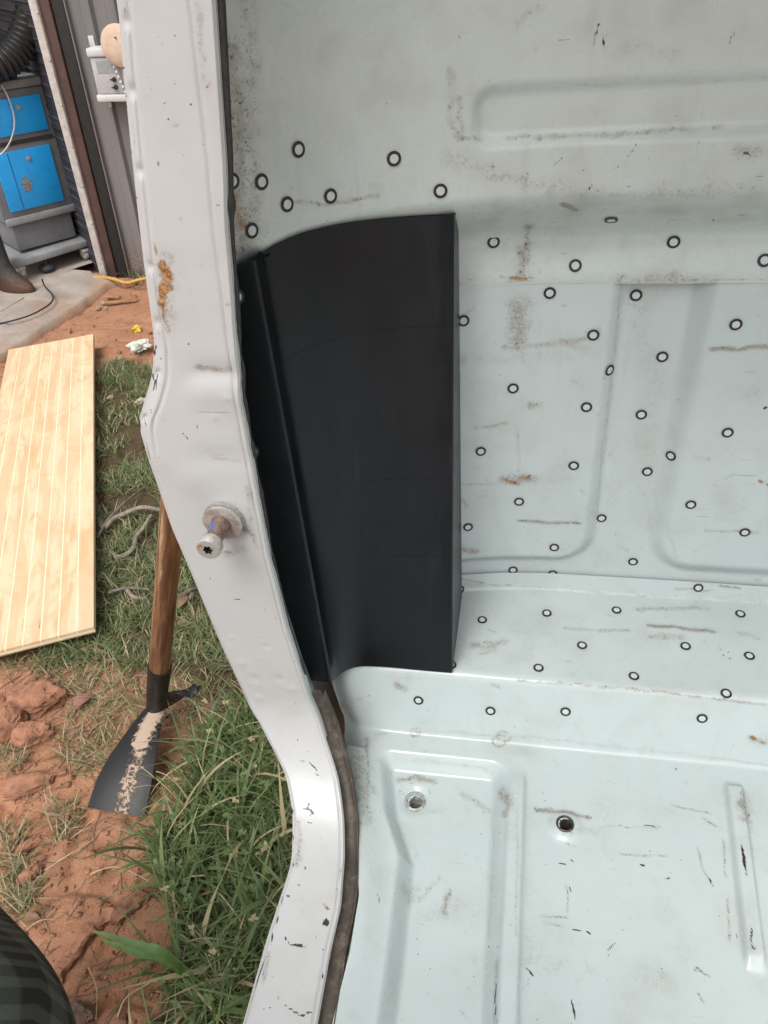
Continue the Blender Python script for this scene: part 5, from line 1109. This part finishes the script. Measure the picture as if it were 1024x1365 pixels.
crumple(188, 536, .022, simple('bone', (.62, .55, .45), (.5, .42, .33), 30, .7), 'pale curled chip by the edge of the door post', 9, 'pale_chip', 'litter', .5)

# ------------------------------------------------------------------ PERSON taking the picture: only a trouser leg shows
t = NT('dark_plaid'); v = t.xyz(t.mapv((1, 1, 1), (.5, .3, .4)))
s1 = t.rng(t.math('SINE', t.math('MULTIPLY', v[0], 170)), -.1, .4); s2 = t.rng(t.math('SINE', t.math('MULTIPLY', v[2], 150)), -.1, .4); wv_ = t.noise(500, 2, .5)
c = t.mix(t.math('MULTIPLY', t.math('ADD', s1, s2), .5), (.016, .018, .018), (.10, .115, .092)); t.set(t.mix(t.math('MULTIPLY', wv_, .3), c, (.05, .055, .05)), .9, 0, .2); t.bump(t.math('ADD', wv_, t.math('MULTIPLY', t.noise(18, 3, .5), 4)), .5, .004); M_plaid = t.m
person = empty('person', (-.70, .1, 0), 'person in dark plaid trousers, one leg at the bottom left corner', 'person')
def skinned(name, joints, edges_, mat, parent, sub=2):
    me = bpy.data.meshes.new(name); me.from_pydata([j[0] for j in joints], edges_, []); o = bpy.data.objects.new(name, me); COL.objects.link(o); me.materials.append(mat)
    sk_ = o.modifiers.new('skin', 'SKIN'); sv = me.skin_vertices[0].data
    for i, j in enumerate(joints): r_ = j[1]; sv[i].radius = (r_, r_) if np.isscalar(r_) else r_
    sv[0].use_root = True; sk_.use_smooth_shade = True; ss = o.modifiers.new('sub', 'SUBSURF'); ss.levels = sub; ss.render_levels = sub; adopt(o, parent); return o
LEGJ = [((-.32, -.10, .94), .15), ((-.355, .09, .86), .105), ((-.492, .185, .72), .098), ((-.68, .31, .52), .080), ((-.76, .25, .30), .066), ((-.80, .20, .10), .058),
        ((-.40, -.30, .86), .115), ((-.52, -.42, .50), .078), ((-.60, -.52, .10), .058), ((-.32, -.26, 1.08), .14)]
skinned('trousers', LEGJ, [(0, 1), (1, 2), (2, 3), (3, 4), (4, 5), (0, 6), (6, 7), (7, 8), (0, 9)], M_plaid, person)
M_shirt = simple('grey_shirt', (.10, .11, .12), (.07, .075, .08), 30, .9); M_skin = simple('skin', (.42, .26, .18), (.36, .21, .14), 30, .55, bump=.1)
skinned('shirt', [((-.32, -.27, 1.06), .145), ((-.24, -.36, 1.30), .16), ((-.17, -.40, 1.44), .13), ((-.02, -.42, 1.44), .07), ((.10, -.40, 1.25), .05), ((-.33, -.36, 1.44), .07), ((-.36, -.30, 1.22), .05), ((-.15, -.40, 1.52), .06)], [(0, 1), (1, 2), (2, 3), (3, 4), (2, 5), (5, 6), (2, 7)], M_shirt, person)
bd = skinned('body', [((-.14, -.40, 1.50), .05), ((-.12, -.38, 1.58), .055), ((-.11, -.36, 1.66), .085), ((-.11, -.37, 1.75), .075), ((.10, -.40, 1.25), .038), ((.12, -.26, 1.32), .032), ((.08, -.13, 1.42), .024), ((-.36, -.30, 1.22), .038), ((-.22, -.20, 1.30), .032), ((-.06, -.13, 1.42), .024)], [(0, 1), (1, 2), (2, 3), (0, 4), (4, 5), (5, 6), (0, 7), (7, 8), (8, 9)], M_skin, person)
for (x, y, rz) in ((-.80, .24, .6), (-.60, -.49, .3)):
    b = MB(); V, F = box_vf((-.045, -.08, .012), (.045, .20, .085)); V = [(v_[0], v_[1], v_[2] * (1 if v_[1] < 0 else .75)) for v_ in V]; R3 = Matrix.Rotation(rz, 3, 'Z'); V = [tuple(R3 @ Vector(v_) + Vector((x, y, 0))) for v_ in V]; b.add(V, F); b.build('shoe', simple('shoe', (.05, .035, .025), (.09, .05, .03), 30, .8), person, .03, 60, 4)
